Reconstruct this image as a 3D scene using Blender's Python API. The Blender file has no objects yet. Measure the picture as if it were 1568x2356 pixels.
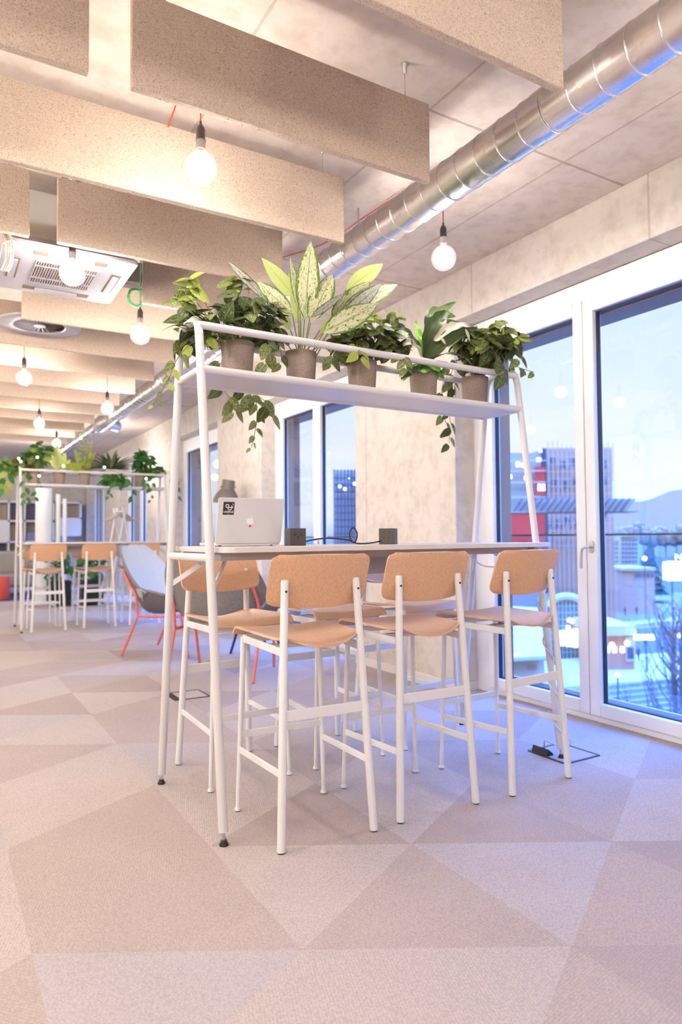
import bpy, bmesh, math, random
from math import sin, cos, pi, radians, sqrt
from mathutils import Vector, Matrix
random.seed(7)
S = bpy.context.scene
C = S.collection
V = Vector

# ------------------------------------------------------------------ camera
HC, FPX = 1.1, 1580.0
yaw, pit, rol = radians(30.6), radians(2.1), radians(-.45)
Fw = V((sin(yaw)*cos(pit), cos(yaw)*cos(pit), sin(pit)))
R0 = V((cos(yaw), -sin(yaw), 0)); U0 = R0.cross(Fw)
Rt = R0*cos(rol) + U0*sin(rol); Up = -R0*sin(rol) + U0*cos(rol)
CAM = V((0, 0, HC))
cd = bpy.data.cameras.new('camera'); cam = bpy.data.objects.new('camera', cd); C.objects.link(cam)
cd.sensor_fit = 'VERTICAL'; cd.sensor_height = 36; cd.sensor_width = 36
cd.lens = FPX/2356*36; cd.clip_start = .05; cd.clip_end = 20000
cam.matrix_world = Matrix(((Rt.x, Up.x, -Fw.x, 0), (Rt.y, Up.y, -Fw.y, 0), (Rt.z, Up.z, -Fw.z, HC), (0, 0, 0, 1)))
cd.dof.use_dof = True; cd.dof.focus_distance = 2.75; cd.dof.aperture_fstop = 2.2
S.camera = cam

def ray(x, y): return Fw + Rt*((x-784)/FPX) - Up*((y-1178)/FPX)
def at(x, y, ax, v):
    """the point of plane ax=v that projects to pixel (x, y)"""
    d = ray(x, y); return CAM + d*((v-CAM[ax])/d[ax])
def far(x, y, D): return CAM + ray(x, y)*D

# ------------------------------------------------------------------ materials
def mat(name, col=(.8, .8, .8), rough=.5, metal=0, spec=.5, emit=None, estr=0):
    m = bpy.data.materials.new(name); m.use_nodes = True
    b = m.node_tree.nodes['Principled BSDF']
    b.inputs['Base Color'].default_value = (*col, 1); b.inputs['Roughness'].default_value = rough
    b.inputs['Metallic'].default_value = metal; b.inputs['Specular IOR Level'].default_value = spec
    if emit: b.inputs['Emission Color'].default_value = (*emit, 1); b.inputs['Emission Strength'].default_value = estr
    return m
class N:
    def __init__(s, m): s.t = m.node_tree; s.b = s.t.nodes.get('Principled BSDF')
    def new(s, ty, **k):
        n = s.t.nodes.new(ty)
        for a, v in k.items():
            if a in n.inputs: n.inputs[a].default_value = v
            else: setattr(n, a, v)
        return n
    def l(s, a, b): s.t.links.new(a, b)
    def ramp(s, fac, *stops):
        r = s.new('ShaderNodeValToRGB'); e = r.color_ramp.elements
        while len(e) < len(stops): e.new(.5)
        for i, (p, c) in enumerate(stops): e[i].position = p; e[i].color = (*c, 1)
        s.l(fac, r.inputs[0]); return r.outputs[0]
    def coord(s, kind='Object', scale=(1, 1, 1), loc=(0, 0, 0)):
        c = s.new('ShaderNodeTexCoord'); mp = s.new('ShaderNodeMapping')
        mp.inputs['Scale'].default_value = scale; mp.inputs['Location'].default_value = loc
        s.l(c.outputs[kind], mp.inputs[0]); return mp.outputs[0]
    def noise(s, vec, scale, detail=4, rough=.55, dist=0):
        n = s.new('ShaderNodeTexNoise'); n.inputs['Scale'].default_value = scale; n.inputs['Detail'].default_value = detail
        n.inputs['Roughness'].default_value = rough; n.inputs['Distortion'].default_value = dist
        if vec: s.l(vec, n.inputs['Vector'])
        return n.outputs[0]
    def math(s, op, a, b=None, c=None):
        n = s.new('ShaderNodeMath', operation=op)
        for i, q in enumerate((a, b, c)):
            if q is None: continue
            if isinstance(q, (int, float)): n.inputs[i].default_value = q
            else: s.l(q, n.inputs[i])
        return n.outputs[0]
    def mix(s, f, a, b, blend='MIX'):
        n = s.new('ShaderNodeMix', data_type='RGBA', blend_type=blend)
        for i, q in ((0, f), (6, a), (7, b)):
            if isinstance(q, (int, float)): n.inputs[i].default_value = q
            elif isinstance(q, tuple): n.inputs[i].default_value = (*q, 1)
            else: s.l(q, n.inputs[i])
        return n.outputs[2]
    def bump(s, h, strength=.3, dist=.01):
        b = s.new('ShaderNodeBump'); b.inputs['Strength'].default_value = strength; b.inputs['Distance'].default_value = dist
        s.l(h, b.inputs['Height']); s.l(b.outputs[0], s.b.inputs['Normal'])
    def color(s, c): s.l(c, s.b.inputs['Base Color'])

WHITE = mat('white_metal', (.83, .805, .80), .38)
GREYW = mat('table_white_paint', (.70, .665, .665), .32)
LAMIN = mat('pale_laminate', (.74, .70, .70), .22)
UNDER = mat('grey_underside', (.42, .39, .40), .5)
WINW = mat('window_white_paint', (.90, .87, .86), .35)
BLACK = mat('black_plastic', (.012, .012, .014), .4)
GASK = mat('dark_gasket', (.02, .022, .035), .5)
CORAL = mat('coral_steel', (.80, .17, .11), .4)
NAVY = mat('navy_steel', (.012, .025, .085), .4)
REDC = mat('red_textile_cable', (.75, .09, .03), .7)
GREENC = mat('green_cable', (.10, .42, .14), .6)
WCABLE = mat('white_cable', (.78, .76, .76), .4)
SOCKET = mat('dark_bulb_socket', (.06, .045, .04), .35)
BRASS = mat('bulb_screw_cap', (.7, .6, .45), .3, 1)
STEEL = mat('brushed_steel', (.6, .58, .57), .35, 1)
PLASTW = mat('air_conditioner_plastic', (.43, .40, .42), .5)
DUCTSH = mat('sheet_metal_box', (.62, .60, .56), .45, .2)
ALU = mat('laptop_aluminium', (.75, .72, .73), .4, .1)
STICK = mat('sticker_dark', (.03, .024, .024), .5)
STICKW = mat('sticker_white', (.82, .8, .78), .5)
LOGOW = mat('logo_white', (.95, .93, .93), .35)
REDDOT = mat('red_dot', (.85, .06, .12), .5)
LAMPB = mat('lamp_shade_taupe', (.13, .11, .10), .5)
LAMPIN = mat('lamp_shade_lit_inside', (.9, .88, .85), .5, emit=(1, .93, .82), estr=9)
SOIL = mat('soil', (.03, .022, .016), .9)
STEM = mat('plant_stem', (.20, .23, .07), .6)
VINE = mat('brown_vine', (.16, .13, .05), .7)
SHELFW = mat('white_cabinet', (.78, .76, .77), .4)
CUBBY = mat('cubby_oak', (.45, .36, .29), .6)
CUBBYP = mat('cubby_slate', (.15, .13, .21), .6)
SOFA = mat('grey_sofa_fabric', (.33, .30, .28), .9)
POUF = mat('coral_pouf_fabric', (.72, .10, .06), .8)
RUGM = mat('navy_rug', (.03, .05, .16), .95)
PAPER = mat('white_paper_drum', (.83, .82, .82), .6)
HANG = mat('beige_hanger', (.50, .42, .38), .6)
def glass(name, tint=(1, 1, 1), fac=1.0, rough=0.0):
    m = bpy.data.materials.new(name); m.use_nodes = True; t = m.node_tree; t.nodes.clear()
    o = t.nodes.new('ShaderNodeOutputMaterial'); tr = t.nodes.new('ShaderNodeBsdfTransparent'); tr.inputs[0].default_value = (*tint, 1)
    g = t.nodes.new('ShaderNodeBsdfGlossy'); g.inputs['Roughness'].default_value = rough
    lw = t.nodes.new('ShaderNodeLayerWeight'); lw.inputs[0].default_value = .5
    pw = t.nodes.new('ShaderNodeMath'); pw.operation = 'POWER'; pw.inputs[1].default_value = 5; t.links.new(lw.outputs['Facing'], pw.inputs[0])
    mu = t.nodes.new('ShaderNodeMath'); mu.operation = 'MULTIPLY_ADD'; mu.inputs[1].default_value = .9*fac; mu.inputs[2].default_value = .045*fac; mu.use_clamp = True; t.links.new(pw.outputs[0], mu.inputs[0])
    mx = t.nodes.new('ShaderNodeMixShader'); t.links.new(mu.outputs[0], mx.inputs[0]); t.links.new(tr.outputs[0], mx.inputs[1]); t.links.new(g.outputs[0], mx.inputs[2])
    t.links.new(mx.outputs[0], o.inputs[0]); return m
CORE = mat('glowing_bulb_core', (1, 1, 1), .2, emit=(1, .95, .87), estr=430)
BULB = glass('bulb_glass', (.97, .97, .98), 1.6)
def _milky():
    t = BULB.node_tree; o = t.nodes['Material Output'] if 'Material Output' in t.nodes else [n for n in t.nodes if n.type == 'OUTPUT_MATERIAL'][0]
    src = o.inputs[0].links[0].from_socket; e = t.nodes.new('ShaderNodeEmission'); e.inputs[0].default_value = (1, .96, .92, 1); e.inputs[1].default_value = 1.25
    m = t.nodes.new('ShaderNodeMixShader'); m.inputs[0].default_value = .45; t.links.new(src, m.inputs[1]); t.links.new(e.outputs[0], m.inputs[2]); t.links.new(m.outputs[0], o.inputs[0])

_milky()
FAIRY = mat('fairy_light', (1, 1, 1), .3, emit=(1, .74, .40), estr=22)
LITW = mat('lit_window', (1, 1, 1), .5, emit=(1, .95, .82), estr=2.2)
LITSIGN = mat('lit_sign_white', (1, 1, 1), .5, emit=(1, 1, 1), estr=2.6)
LITYEL = mat('lit_strip_yellow', (1, 1, 1), .5, emit=(1, .98, .66), estr=2.6)
LITWARM = mat('street_lamp_glow', (1, 1, 1), .5, emit=(1, .82, .5), estr=5)

def concrete(name, base, dark, joints=None, sc=1.0):
    m = mat(name, base, .8, spec=.25); n = N(m)
    co = n.coord()
    big = n.noise(co, 1.1*sc, 6, .6); fine = n.noise(co, 9*sc, 5, .6)
    c = n.ramp(big, (.34, dark), (.62, base))
    c2 = n.ramp(fine, (.30, tuple(x*.82 for x in base)), (.55, (1, 1, 1)))
    c = n.mix(.38, c, c2, 'MULTIPLY')
    st = n.noise(n.coord(scale=(2.2, 2.2, .5)), 2.6, 5, .65)
    c = n.mix(n.ramp(st, (.58, (0, 0, 0)), (.80, (.30, .30, .30))), c, tuple(x*.70 for x in dark))
    sp = n.new('ShaderNodeTexVoronoi'); sp.inputs['Scale'].default_value = 7; n.l(co, sp.inputs['Vector'])
    pit_ = n.ramp(sp.outputs['Distance'], (.015, (.55, .5, .45)), (.04, (1, 1, 1)))
    c = n.mix(.6, c, pit_, 'MULTIPLY')
    if joints:
        x = n.new('ShaderNodeSeparateXYZ'); n.l(n.new('ShaderNodeTexCoord').outputs['Object'], x.inputs[0])
        tot = None
        for ax, off, per, w, amt in joints:
            d = n.math('ABSOLUTE', n.math('SUBTRACT', n.math('FRACT', n.math('ADD', n.math('DIVIDE', n.math('SUBTRACT', x.outputs[ax], off), per), .5)), .5))
            d = n.math('MULTIPLY', d, per)
            k = n.math('MULTIPLY', n.math('LESS_THAN', n.math('ADD', d, n.math('MULTIPLY', n.math('SUBTRACT', fine, .5), .012)), w), amt)
            tot = k if tot is None else n.math('MAXIMUM', tot, k)
        c = n.mix(tot, c, (.30, .19, .13))
    n.color(c)
    n.bump(fine, .12, .01)
    return m
CEIL = concrete('ceiling_concrete', (.71, .60, .52), (.655, .545, .46), [(0, 1.875, .86, .007, .42), (1, 2.37, 1.8, .008, .6)])
CONC = concrete('wall_concrete', (.74, .665, .60), (.685, .60, .53), [(1, 3.60, 1.38, .006, .35)], 1.3)
PLASTER = mat('warm_white_plaster', (.84, .79, .74), .8)
BASEW = mat('white_baseboard', (.82, .79, .77), .45)

def woodwool():
    m = mat('wood_wool', (.6, .48, .38), .95, spec=.1); n = N(m)
    co = n.coord()
    a = n.noise(n.coord(scale=(1, 1, 1.5)), 50, 3, .7, 5.0); b = n.noise(n.coord(loc=(5, 3, 8), scale=(1.6, 1, 1)), 62, 3, .7, 5.0)
    h = n.math('MULTIPLY', n.math('ADD', a, b), .5)
    c = n.ramp(h, (.36, (.20, .115, .07)), (.455, (.82, .61, .46)), (.58, (.94, .77, .61)))
    n.color(c); n.bump(h, .9, .012); return m
WOOL = woodwool()

def oak(name, c1, c2, vert=2):
    m = mat(name, c1, .42); n = N(m)
    sc = [85, 85, 85]; sc[vert] = 2.2
    co = n.coord(scale=tuple(sc))
    a = n.noise(co, 3.2, 5, .6, .4)
    c = n.ramp(a, (.33, c2), (.62, c1)); n.color(c); n.bump(a, .06, .004); return m
OAK = oak('oak_veneer', (.76, .455, .265), (.62, .345, .185))
OAKH = oak('oak_seat_veneer', (.70, .43, .275), (.60, .35, .21), 1)

def felt(name, c1, c2):
    m = mat(name, c1, .95, spec=.15); n = N(m); a = n.noise(n.coord(), 70, 5, .75)
    n.color(n.ramp(a, (.35, c2), (.65, c1))); n.bump(a, .25, .004); return m
FELT = felt('grey_felt', (.27, .25, .25), (.17, .155, .155))
FELTL = felt('pale_felt', (.62, .63, .64), (.52, .53, .54))

def potmat():
    m = mat('taupe_pot', (.33, .25, .21), .85, spec=.2); n = N(m); a = n.noise(n.coord(), 220, 3, .7)
    n.color(n.ramp(a, (.36, (.25, .185, .155)), (.62, (.36, .275, .235)))); n.bump(a, .2, .002); return m
POT = potmat()

def galv():
    m = mat('galvanised_steel', (.66, .64, .63), .3, 1); n = N(m)
    a = n.noise(n.coord(scale=(1, .35, 1)), 22, 4, .6); b = n.noise(n.coord(), 3, 3)
    n.color(n.ramp(a, (.3, (.74, .72, .71)), (.7, (.90, .88, .87))))
    n.l(n.math('MULTIPLY_ADD', b, .22, .16), n.b.inputs['Roughness']); return m
GALV = galv()

def carpet(i, c, amt):
    m = mat('carpet_weave', c, .95, spec=.08); n = N(m)
    uv = n.new('ShaderNodeUVMap').outputs[0]
    mp = n.new('ShaderNodeMapping'); n.l(uv, mp.inputs[0])
    mp.inputs['Scale'].default_value = (1, .55, 1)
    vo = n.new('ShaderNodeTexVoronoi'); vo.inputs['Scale'].default_value = 210; vo.inputs['Randomness'].default_value = .45
    n.l(mp.outputs[0], vo.inputs['Vector'])
    ns = n.noise(n.coord(), 260, 3, .7); ng = n.noise(n.coord(), 1.7, 3)
    d = n.ramp(vo.outputs['Distance'], (.12, (1, 1, 1)), (.62, (amt, amt, amt)))
    k = n.mix(1.0, n.ramp(ns, (.3, (.86, .86, .86)), (.7, (1.08, 1.08, 1.08))), d, 'MULTIPLY')
    k = n.mix(1.0, k, n.ramp(ng, (.3, (.95, .95, .95)), (.7, (1.04, 1.03, 1.02))), 'MULTIPLY')
    n.color(n.mix(1.0, k, c, 'MULTIPLY'))
    n.bump(vo.outputs['Distance'], -.35 if False else .35, .003)
    return m
CARP = [carpet(0, (.63, .545, .515), .68), carpet(1, (.55, .46, .43), .72), carpet(2, (.495, .41, .395), .76), carpet(3, (.585, .522, .532), .70)]

def leafmat(name, base, spot, edge=None, amount=.5, trans=.25, scale=14, vein=None):
    """leaf: u across, v along; spots or cream streaks between midrib and margin"""
    m = mat(name, base, .5, spec=.3); n = N(m)
    uv = n.new('ShaderNodeUVMap').outputs[0]
    sx = n.new('ShaderNodeSeparateXYZ'); n.l(uv, sx.inputs[0])
    off = n.math('ABSOLUTE', n.math('SUBTRACT', sx.outputs[0], .5))
    mp = n.new('ShaderNodeMapping'); mp.inputs['Scale'].default_value = (1, 1.0, 1); n.l(uv, mp.inputs[0])
    oc = n.new('ShaderNodeTexCoord').outputs['Object']
    add = n.new('ShaderNodeVectorMath', operation='ADD'); n.l(mp.outputs[0], add.inputs[0])
    sc_ = n.new('ShaderNodeVectorMath', operation='SCALE'); sc_.inputs['Scale'].default_value = 2.0; n.l(oc, sc_.inputs[0])
    n.l(sc_.outputs[0], add.inputs[1])
    a = n.noise(add.outputs[0], scale, 3, .6, 1.4)
    c = n.mix(n.ramp(a, (amount-.02, (0, 0, 0)), (amount+.03, (1, 1, 1))), base, spot)
    if edge:
        e = n.math('ADD', off, n.math('MULTIPLY', n.math('SUBTRACT', a, .5), .35))
        c = n.mix(n.ramp(e, (.36, (0, 0, 0)), (.42, (1, 1, 1))), c, edge)
    rib = n.ramp(off, (.012, (1, 1, 1)), (.035, (0, 0, 0)))
    c = n.mix(rib, c, vein or spot)
    n.color(c)
    if trans:
        tr = n.new('ShaderNodeBsdfTranslucent'); n.l(c, tr.inputs[0])
        mx = n.new('ShaderNodeMixShader'); mx.inputs[0].default_value = trans
        out = n.t.nodes['Material Output']; n.l(n.b.outputs[0], mx.inputs[1]); n.l(tr.outputs[0], mx.inputs[2]); n.l(mx.outputs[0], out.inputs[0])
    return m
PO_D = leafmat('pothos_dark', (.045, .072, .018), (.38, .38, .18), None, .60, .12, 12, (.22, .24, .08))
PO_M = leafmat('pothos_mid', (.11, .15, .035), (.56, .55, .30), None, .565, .18, 12, (.34, .38, .12))
PO_L = leafmat('pothos_lime', (.38, .44, .09), (.56, .58, .24), None, .58, .3, 9, (.28, .40, .05))
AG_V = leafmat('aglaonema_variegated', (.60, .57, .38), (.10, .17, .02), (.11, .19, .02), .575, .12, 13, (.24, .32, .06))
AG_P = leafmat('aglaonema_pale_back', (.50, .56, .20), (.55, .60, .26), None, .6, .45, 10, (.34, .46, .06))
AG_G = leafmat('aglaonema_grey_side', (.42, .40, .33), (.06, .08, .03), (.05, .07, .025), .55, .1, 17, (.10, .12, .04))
FERN = leafmat('staghorn_green', (.055, .085, .03), (.075, .105, .04), None, .6, .1, 8, (.08, .11, .05))
FERNP = leafmat('staghorn_pale_back', (.50, .44, .33), (.44, .38, .28), None, .6, .15, 8, (.40, .36, .25))
FERNB = leafmat('staghorn_rosette', (.20, .46, .05), (.26, .52, .10), None, .6, .3, 8, (.18, .42, .05))
IVY = leafmat('ivy_green', (.05, .17, .035), (.09, .24, .05), None, .6, .25, 8, (.10, .24, .06))
ZZ = leafmat('zz_plant_green', (.30, .36, .05), (.42, .46, .09), None, .6, .3, 8, (.28, .36, .06))

GLASS = glass('window_glass', (.97, .98, 1), 1.5)
RAILG = glass('railing_glass', (.90, .95, 1), 1.0)
LINING = oak('exterior_wood_lining', (.30, .17, .11), (.20, .10, .07), 1)

# ------------------------------------------------------------------ mesh builder
class MB:
    def __init__(s): s.v = []; s.f = []; s.m = []; s.uv = []
    def add(s, vs, fs, mi=0, uvs=None):
        b = len(s.v); s.v += [V(p) for p in vs]
        for k, f in enumerate(fs):
            s.f.append([b+i for i in f]); s.m.append(mi)
            s.uv.append([uvs[i] for i in f] if uvs else [(0, 0)]*len(f))
        return s
    def box(s, c, d, rot=None, mi=0):
        c = V(c); h = V(d)/2; r = rot or Matrix.Identity(3)
        vs = [c + r @ V((x*h.x, y*h.y, z*h.z)) for x in (-1, 1) for y in (-1, 1) for z in (-1, 1)]
        return s.add(vs, [(0, 1, 3, 2), (4, 6, 7, 5), (0, 4, 5, 1), (2, 3, 7, 6), (0, 2, 6, 4), (1, 5, 7, 3)], mi)
    def bb(s, lo, hi, mi=0):
        lo = V(lo); hi = V(hi); return s.box((lo+hi)/2, hi-lo, None, mi)
    def bar(s, a, b, w, h, up=(0, 0, 1), mi=0):
        a = V(a); b = V(b); d = (b-a); L = d.length; d.normalize(); sd = d.cross(V(up)).normalized(); u = sd.cross(d)
        r = Matrix((d, sd, u)).transposed()
        return s.box((a+b)/2, (L, w, h), r, mi)
    def tube(s, pts, r, n=12, caps=True, mi=0):
        pts = [V(p) for p in pts]; k = len(pts); rs = r if isinstance(r, (list, tuple)) else [r]*k
        tang = []
        for i in range(k):
            t = (pts[min(i+1, k-1)] - pts[max(i-1, 0)])
            tang.append(t.normalized() if t.length > 1e-9 else V((0, 0, 1)))
        t0 = tang[0]; x = t0.orthogonal().normalized(); vs = []
        for i in range(k):
            t = tang[i]; x = (x - t*x.dot(t))
            x = x.normalized() if x.length > 1e-6 else t.orthogonal().normalized()
            y = t.cross(x)
            for j in range(n):
                a = 2*pi*j/n; vs.append(pts[i] + (x*cos(a) + y*sin(a))*rs[i])
        fs = []
        for i in range(k-1):
            for j in range(n):
                j2 = (j+1) % n; fs.append((i*n+j, i*n+j2, (i+1)*n+j2, (i+1)*n+j))
        if caps: fs.append(tuple(range(n-1, -1, -1))); fs.append(tuple((k-1)*n+j for j in range(n)))
        return s.add(vs, fs, mi)
    def lathe(s, prof, c=(0, 0, 0), n=24, ax=None, mi=0, cap=True):
        c = V(c); r3 = Matrix.Identity(3)
        if ax is not None: r3 = V((0, 0, 1)).rotation_difference(V(ax).normalized()).to_matrix()
        vs = []; fs = []
        for (r, z) in prof:
            for j in range(n):
                a = 2*pi*j/n; vs.append(c + r3 @ V((r*cos(a), r*sin(a), z)))
        for i in range(len(prof)-1):
            for j in range(n):
                j2 = (j+1) % n; fs.append((i*n+j, i*n+j2, (i+1)*n+j2, (i+1)*n+j))
        if cap:
            if prof[0][0] > 1e-5: fs.append(tuple(range(n-1, -1, -1)))
            if prof[-1][0] > 1e-5: fs.append(tuple((len(prof)-1)*n+j for j in range(n)))
        return s.add(vs, fs, mi)
    def ball(s, c, r, n=20, mi=0, sz=1.0):
        k = n//2
        return s.lathe([(max(r*sin(pi*i/k), 1e-6), -r*sz*cos(pi*i/k)) for i in range(k+1)], c, n, None, mi, False)
    def prism(s, poly, fn, t, mi=0):
        """poly in 2D, fn maps (x,y,h) to 3D, h from 0 to t"""
        n = len(poly); vs = [fn(x, y, 0) for x, y in poly] + [fn(x, y, t) for x, y in poly]
        fs = [tuple(range(n-1, -1, -1)), tuple(range(n, 2*n))] + [(i, (i+1) % n, n+(i+1) % n, n+i) for i in range(n)]
        return s.add(vs, fs, mi)
    def plate(s, fn, nx, ny, th, mi=(0, 0, 0)):
        """fn(u,v)->point; thickness th along the surface normal; mi = (front, back, rim)"""
        g = [[V(fn(i/nx, j/ny)) for j in range(ny+1)] for i in range(nx+1)]
        nr = [[None]*(ny+1) for _ in range(nx+1)]
        for i in range(nx+1):
            for j in range(ny+1):
                a = g[min(i+1, nx)][j]-g[max(i-1, 0)][j]; b = g[i][min(j+1, ny)]-g[i][max(j-1, 0)]
                q = a.cross(b); nr[i][j] = q.normalized() if q.length > 1e-12 else V((0, 0, 1))
        vs = []; idx = lambda l, i, j: l*(nx+1)*(ny+1)+i*(ny+1)+j
        for l in (0, 1):
            for i in range(nx+1):
                for j in range(ny+1): vs.append(g[i][j] + nr[i][j]*th*(.5 if l == 0 else -.5))
        F = []; Bk = []; Rm = []
        for i in range(nx):
            for j in range(ny):
                F.append((idx(0, i, j), idx(0, i+1, j), idx(0, i+1, j+1), idx(0, i, j+1)))
                Bk.append((idx(1, i, j), idx(1, i, j+1), idx(1, i+1, j+1), idx(1, i+1, j)))
        for i in range(nx):
            Rm.append((idx(0, i, 0), idx(1, i, 0), idx(1, i+1, 0), idx(0, i+1, 0)))
            Rm.append((idx(0, i, ny), idx(0, i+1, ny), idx(1, i+1, ny), idx(1, i, ny)))
        for j in range(ny):
            Rm.append((idx(0, 0, j), idx(0, 0, j+1), idx(1, 0, j+1), idx(1, 0, j)))
            Rm.append((idx(0, nx, j), idx(1, nx, j), idx(1, nx, j+1), idx(0, nx, j+1)))
        b = len(s.v); s.v += vs
        for fs, q in ((F, mi[0]), (Bk, mi[1]), (Rm, mi[2])):
            for f in fs: s.f.append([b+i for i in f]); s.m.append(q); s.uv.append([(0, 0)]*4)
        return s
    def leaf(s, base, tip, nrm, width, kind='heart', fold=.25, droop=.0, mi=0, twist=0):
        base = V(base); tip = V(tip); d = tip-base; L = d.length
        if L < 1e-5: return s
        d.normalize(); sd = d.cross(V(nrm))
        sd = sd.normalized() if sd.length > 1e-4 else d.orthogonal().normalized()
        up = sd.cross(d)
        if up.dot(V(nrm)) < 0: up = -up
        if twist: q = Matrix.Rotation(twist, 3, d); sd = q @ sd; up = q @ up
        nt = 8; vs = []; uv = []; fs = []
        for i in range(nt+1):
            t = i/nt
            if kind == 'heart': w = (sin(pi*min(1, t**.62*.98+.02)))**.8 if t > 0 else .25; back = .10*L
            elif kind == 'lance': w = max(sin(pi*t**.85), 0)**.85; back = 0
            else: w = max(sin(pi*min(.999, t**.55)), 0)**.6; back = 0
            if i == nt: w = .0
            mid = base + d*L*t + up*(-droop*L*t*t)
            for sx in (-1, -.55, 0, .55, 1):
                bk = back*abs(sx)*max(0, 1-3.5*t)
                p = mid + sd*(sx*w*width/2) + up*(abs(sx)*w*width*fold*.5 - (abs(sx)**3)*w*width*fold*.25) - d*bk
                vs.append(p); uv.append((.5+.5*sx, t))
        for i in range(nt):
            for j in range(4): fs.append((i*5+j, i*5+j+1, (i+1)*5+j+1, (i+1)*5+j))
        return s.add(vs, fs, mi, uv)
    def build(s, name, mats, parent=None, smooth=True, bevel=0, loc=None, angle=40, seg=2):
        me = bpy.data.meshes.new(name); me.from_pydata([tuple(p) for p in s.v], [], s.f)
        if not isinstance(mats, (list, tuple)): mats = [mats]
        for m in mats: me.materials.append(m)
        me.polygons.foreach_set('material_index', s.m)
        if any(u != (0, 0) for q in s.uv for u in q):
            l = me.uv_layers.new(name='UVMap'); k = 0
            for q in s.uv:
                for u in q: l.data[k].uv = u; k += 1
        if smooth:
            me.polygons.foreach_set('use_smooth', [True]*len(me.polygons)); me.set_sharp_from_angle(angle=radians(angle))
        me.update()
        o = bpy.data.objects.new(name, me); C.objects.link(o)
        if parent is not None: o.parent = parent
        if loc is not None: o.location = loc
        if bevel:
            b = o.modifiers.new('Bevel', 'BEVEL'); b.width = bevel; b.segments = seg; b.limit_method = 'ANGLE'; b.angle_limit = radians(50)
        return o

def tag(o, label=None, cat=None, group=None, kind=None):
    for k, v in (('label', label), ('category', cat), ('group', group), ('kind', kind)):
        if v: o[k] = v
    return o
def thing(name, label, cat, loc=(0, 0, 0), rz=0, group=None):
    o = bpy.data.objects.new(name, None); C.objects.link(o); o.empty_display_size = .05
    o.location = loc; o.rotation_euler = (0, 0, rz); return tag(o, label, cat, group)
KIDS = {}
def dup(o, loc, rz, label=None, group=None, parent=None):
    kids = [x for x in list(C.objects) if x.parent == o]
    c = o.copy(); C.objects.link(c); c.location = loc; c.rotation_euler = (0, 0, rz)
    if label: c['label'] = label
    if group: c['group'] = group
    for k in kids:
        q = k.copy(); C.objects.link(q); q.parent = c
        for k2 in [x for x in list(C.objects) if x.parent == k]:
            q2 = k2.copy(); C.objects.link(q2); q2.parent = q
    return c
def struct(o): o['kind'] = 'structure'; return o
def arc(c, r, a0, a1, n, ux, uy):
    c = V(c); ux = V(ux); uy = V(uy)
    return [c + ux*(r*cos(a0+(a1-a0)*i/n)) + uy*(r*sin(a0+(a1-a0)*i/n)) for i in range(n+1)]
def smooth_path(pts, n=8):
    pts = [V(p) for p in pts]; out = []
    P = [pts[0]] + pts + [pts[-1]]
    for i in range(1, len(P)-2):
        for k in range(n):
            t = k/n; p0, p1, p2, p3 = P[i-1], P[i], P[i+1], P[i+2]
            out.append(.5*((2*p1)+(p2-p0)*t+(2*p0-5*p1+4*p2-p3)*t*t+(3*p1-p0-3*p2+p3)*t**3))
    out.append(pts[-1]); return out
def round_poly(pts, r, n=6):
    """2D polygon with rounded corners; r a number or one per corner"""
    out = []; k = len(pts); rs = r if isinstance(r, (list, tuple)) else [r]*k
    for i in range(k):
        a = V((*pts[i-1], 0)); b = V((*pts[i], 0)); c = V((*pts[(i+1) % k], 0)); q = rs[i]
        if q <= 0: out.append((b.x, b.y)); continue
        u = (a-b).normalized(); w = (c-b).normalized(); h = u.angle(w)/2; t = q/math.tan(h)
        cen = b + (u+w).normalized()*(q/sin(h)); p0 = b+u*t-cen; p1 = b+w*t-cen; an = p0.angle(p1); axx = p0.cross(p1).normalized()
        for j in range(n+1):
            p = cen + Matrix.Rotation(an*j/n, 3, axx) @ p0; out.append((p.x, p.y))
    return out

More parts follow.
